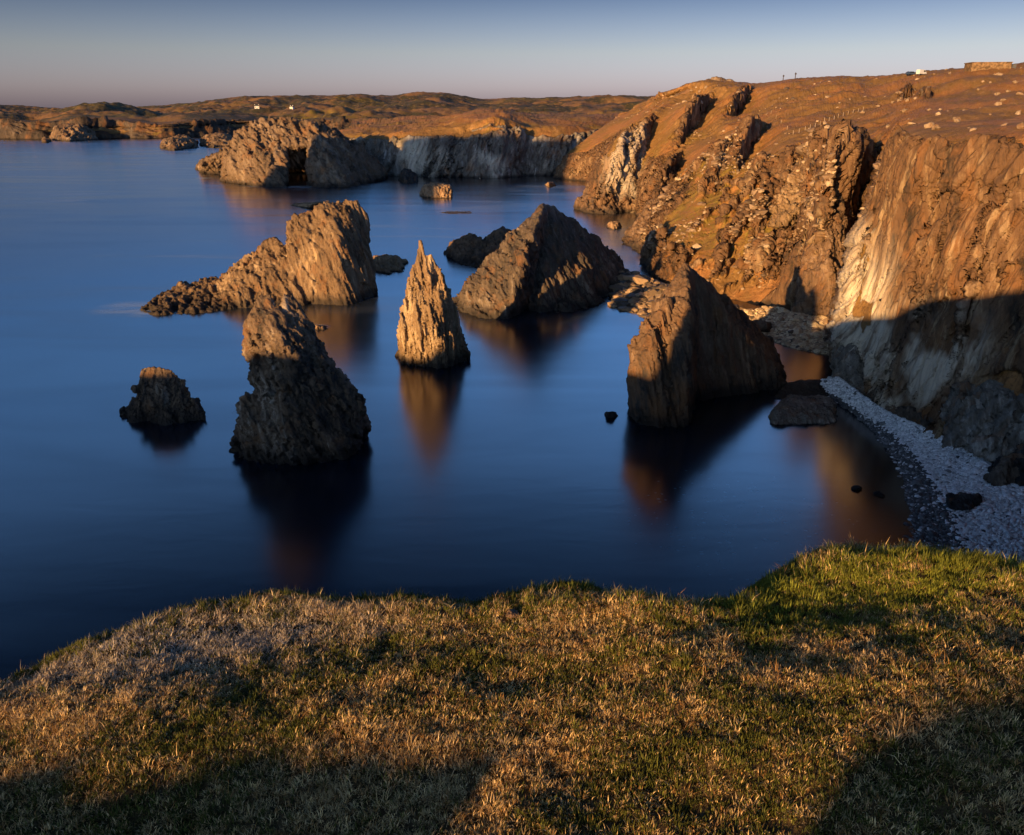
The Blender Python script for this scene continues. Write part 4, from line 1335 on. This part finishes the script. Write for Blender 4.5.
def stone_building():
    p0, p1 = drop(971, 69), drop(1011, 67)
    c = at_depth(991, 69, 372)
    g = drop(991, 69)
    c = g if 250 < g[1] < 460 else c
    scale = c[1] / FPX
    W = 40 * scale * 0.86
    o = empty('stone_building', c - np.array([0, 0, 0.8]), math.radians(-8))
    tag(o, 'long low flat-topped stone building on the hilltop skyline', 'building')
    Hh = 0.8 + 5.2 * scale
    bm = bmesh.new()
    box_bm(bm, -W / 2, W / 2, 0, 7, -1.5, Hh)
    bm_obj('wall', bm, M_stonewall, o, bevel=0.06)
    bm = bmesh.new()
    box_bm(bm, -W / 2 - 0.2, W / 2 + 0.2, -0.2, 7.2, Hh + 0.003, Hh + 0.3)
    bm_obj('roof', bm, M_stonewall, o, bevel=0.05)
    bm = bmesh.new()
    box_bm(bm, W / 2 + 0.01, W / 2 + 2.6, 2.5, 6, -1.5, Hh - 0.3)
    bm_obj('annexe', bm, M_slate, o, bevel=0.05)


stone_building()


def wheel_mesh(r=0.33, w=0.22):
    bm = bmesh.new()
    bmesh.ops.create_cone(bm, cap_ends=True, segments=20, radius1=r, radius2=r, depth=w)
    bmesh.ops.rotate(bm, verts=bm.verts, cent=(0, 0, 0), matrix=Matrix.Rotation(math.pi / 2, 3, 'X'))
    return bm


def car(label, u, v, paint, van, rz):
    g = drop(u, v)
    o = empty('parked_van' if van else 'parked_car', g, rz)
    tag(o, label, 'van' if van else 'car')
    L, W = (5.4, 2.0) if van else (4.3, 1.8)
    o.scale = (0.8, 0.8, 0.8) if van else (0.95, 0.95, 0.95)
    prof = ([(-2.7, 0.4), (2.7, 0.4), (2.7, 1.1), (2.1, 1.35), (1.6, 2.3), (-2.65, 2.45), (-2.7, 1.2)] if van else
            [(-2.15, 0.35), (2.15, 0.35), (2.15, 0.75), (1.2, 0.95), (0.5, 1.48), (-1.1, 1.5), (-1.9, 1.0), (-2.15, 0.9)])
    bm = bmesh.new()
    a = [bm.verts.new((x, -W / 2, z)) for x, z in prof]
    b = [bm.verts.new((x, W / 2, z)) for x, z in prof]
    bm.faces.new(a)
    bm.faces.new(b[::-1])
    for i in range(len(a)):
        j = (i + 1) % len(a)
        bm.faces.new((a[j], a[i], b[i], b[j]))
    bm_obj('body', bm, paint, o, bevel=0.07)
    for y in (-1, 1):
        bm = bmesh.new()
        if van:
            pts = [(1.85, 1.4), (1.5, 2.1), (0.4, 2.1), (0.4, 1.4)]
        else:
            pts = [(0.95, 0.98), (0.45, 1.38), (-1.0, 1.4), (-1.55, 1.0)]
        yy = y * (W / 2 + 0.004)
        bm.faces.new([bm.verts.new((x, yy, z)) for x, z in pts])
        bm_obj('window', bm, M_glass, o)
    for sx in (-1, 1):
        for sy in (-1, 1):
            bm_obj('wheel', wheel_mesh(), M_tyre, o, (sx * L * 0.31, sy * (W / 2 - 0.1), 0.33))


car('dark blue car parked on the skyline left of the white van', 911, 75.3, M_carblue, False, 0.25)
car('white van parked on the skyline beside the dark blue car', 921, 75.0, M_carwhite, True, 0.5)


def house(label, u, v, W, D, Hh, rz):
    g = drop(u, v, _bvh_far)
    o = empty('white_house', g - np.array([0, 0, 0.5]), rz)
    tag(o, label, 'house', 'white houses on the far hills')
    bm = bmesh.new()
    box_bm(bm, -W / 2, W / 2, -D / 2, D / 2, -3, Hh)
    bm_obj('wall', bm, M_white, o)
    bm = bmesh.new()
    r = Hh + D * 0.42
    e = 0.3
    vs = [bm.verts.new(p) for p in ((-W / 2 - e, -D / 2 - e, Hh), (W / 2 + e, -D / 2 - e, Hh), (W / 2 + e, D / 2 + e, Hh), (-W / 2 - e, D / 2 + e, Hh), (-W / 2 - e, 0, r), (W / 2 + e, 0, r))]
    for f in ((0, 1, 5, 4), (2, 3, 4, 5), (0, 4, 3), (1, 2, 5), (3, 2, 1, 0)):
        bm.faces.new([vs[i] for i in f])
    ro = bm_obj('roof', bm, M_slate, o)
    for x in (-W / 2 + 0.8, W / 2 - 0.8):
        bm = bmesh.new()
        box_bm(bm, x - 0.5, x + 0.5, -0.5, 0.5, r - 0.6, r + 1.1)
        bm_obj('chimney', bm, M_white, ro)
    for x in (-W * 0.28, W * 0.28):
        bm = bmesh.new()
        box_bm(bm, x - 0.6, x + 0.6, -D / 2 - 0.05, -D / 2 + 0.05, Hh * 0.35, Hh * 0.8)
        bm_obj('window', bm, M_glass, o)
    bm = bmesh.new()
    box_bm(bm, -0.55, 0.55, -D / 2 - 0.05, -D / 2 + 0.05, 0, 2.2)
    bm_obj('door', bm, M_slate, o)


house('white house on the green far hillside, left of two', 257, 108.5, 10, 7, 5.5, 0.3)
house('white house on the dark far hillside, right of two', 292, 109, 8, 6, 5, -0.4)

# fence up the hillside
_pts = [(771, 112), (776, 117), (781, 122), (787, 128), (793, 133), (799, 131), (805, 129), (810, 127), (815, 125.5), (820, 123.5), (824, 121.5), (829, 119.5), (834, 118), (838, 116), (843, 114.5), (848, 113), (853, 111.5), (858, 110.5), (863, 109)]
_b = [drop(u, v + 1.5) for u, v in _pts]
fo = tag(empty('fence', _b[0]), 'line of pale wooden fence posts crossing the moor above the cliff', 'fence')
_pb = bmesh.new()
box_bm(_pb, -0.075, 0.075, -0.075, 0.075, -0.6, 1.15, 0.02)
_post = None
for w in _b:
    if _post is None:
        _post = bm_obj('post', _pb, M_wood, fo, Vector(w - _b[0]))
    else:
        q = _post.copy()
        COL.objects.link(q)
        q.parent = fo
        q.location = Vector(w - _b[0])
bm = bmesh.new()
for a, b in zip(_b[:-1], _b[1:]):
    for h in (0.5, 1.0):
        a1, b1 = Vector(a - _b[0]) + Vector((0, 0, h)), Vector(b - _b[0]) + Vector((0, 0, h))
        v4 = [bm.verts.new(p) for p in (a1, b1, b1 + Vector((0, 0, 0.015)), a1 + Vector((0, 0, 0.015)))]
        bm.faces.new(v4)
bm_obj('wire', bm, M_darkwood, fo)

for lab, u, v, hh in (('thin dark post on the ridge skyline, left of a pair', 783, 80, 2.6), ('thin dark post on the ridge skyline, right of a pair', 795, 79.5, 3.2)):
    g = drop(u, v)
    bm = bmesh.new()
    box_bm(bm, -0.16, 0.16, -0.16, 0.16, -0.8, hh, 0.03)
    box_bm(bm, -0.45, 0.45, -0.2, -0.165, hh * 0.7, hh * 0.88)
    tag(bm_obj('post', bm, M_darkwood, None, Vector(g)), lab, 'post')

# pale boulders on the moor
_vars = []
for i in range(6):
    r = np.random.default_rng(300 + i)
    pts = r.normal(0, 1, (14, 3))
    pts /= np.linalg.norm(pts, axis=1)[:, None]
    pts *= np.array([1.25, 0.95, 0.75])
    co, faces = hulls_to_remesh([pts], 0.09)
    co = smooth(co, faces, 1)
    co = rock_disp(co, faces, 0.9, 0.22, 300 + i, (0.2, 0.3), 0.7)
    _vars.append(mesh_from('boulder', co, faces, M_boulder))
_spots = [(904, 111.5, 1.5), (955, 122, 1.5), (930, 127, 1.3), (936, 129, 1.2), (888, 127.5, 1.2), (878, 106.8, 1.2), (929, 110.5, 1.0), (940, 110, 0.8), (1019, 114.5, 1.3), (998, 105, 1.2), (1022, 128, 1.3), (997, 95, 1.2),
          (1015, 83, 1.4), (1003, 101, 1.0), (990, 83, 0.9), (983, 82, 0.8), (862, 113, 1.4), (950, 74, 1.1), (946, 70, 1.0), (934, 74.5, 0.9), (721, 183, 0.9), (770, 204, 0.7), (730, 146, 1.0), (850, 100, 1.1), (838, 108, 1.0), (893, 103, 1.3), (899, 101, 1.1), (907, 101, 1.3), (915, 99, 1.0),
          (700, 92, 2.0), (692, 91, 2.2), (684, 93, 2.0), (706, 88, 2.0), (672, 97, 1.8), (978, 90, 0.9), (1008, 92, 1.0)]
for i, (u, v, s) in enumerate(_spots):
    g = drop(u, v)
    o = link('boulder', _vars[i % 6], Vector(g) + Vector((0, 0, 0.15 * s)))
    s *= 0.6
    o.scale = (s, s * 0.9, s)
    o.rotation_euler = (0, 0, i * 1.7)
    tag(o, 'pale weathered boulder lying on the brown moor above the cliff', 'boulder', 'pale boulders on the moor')
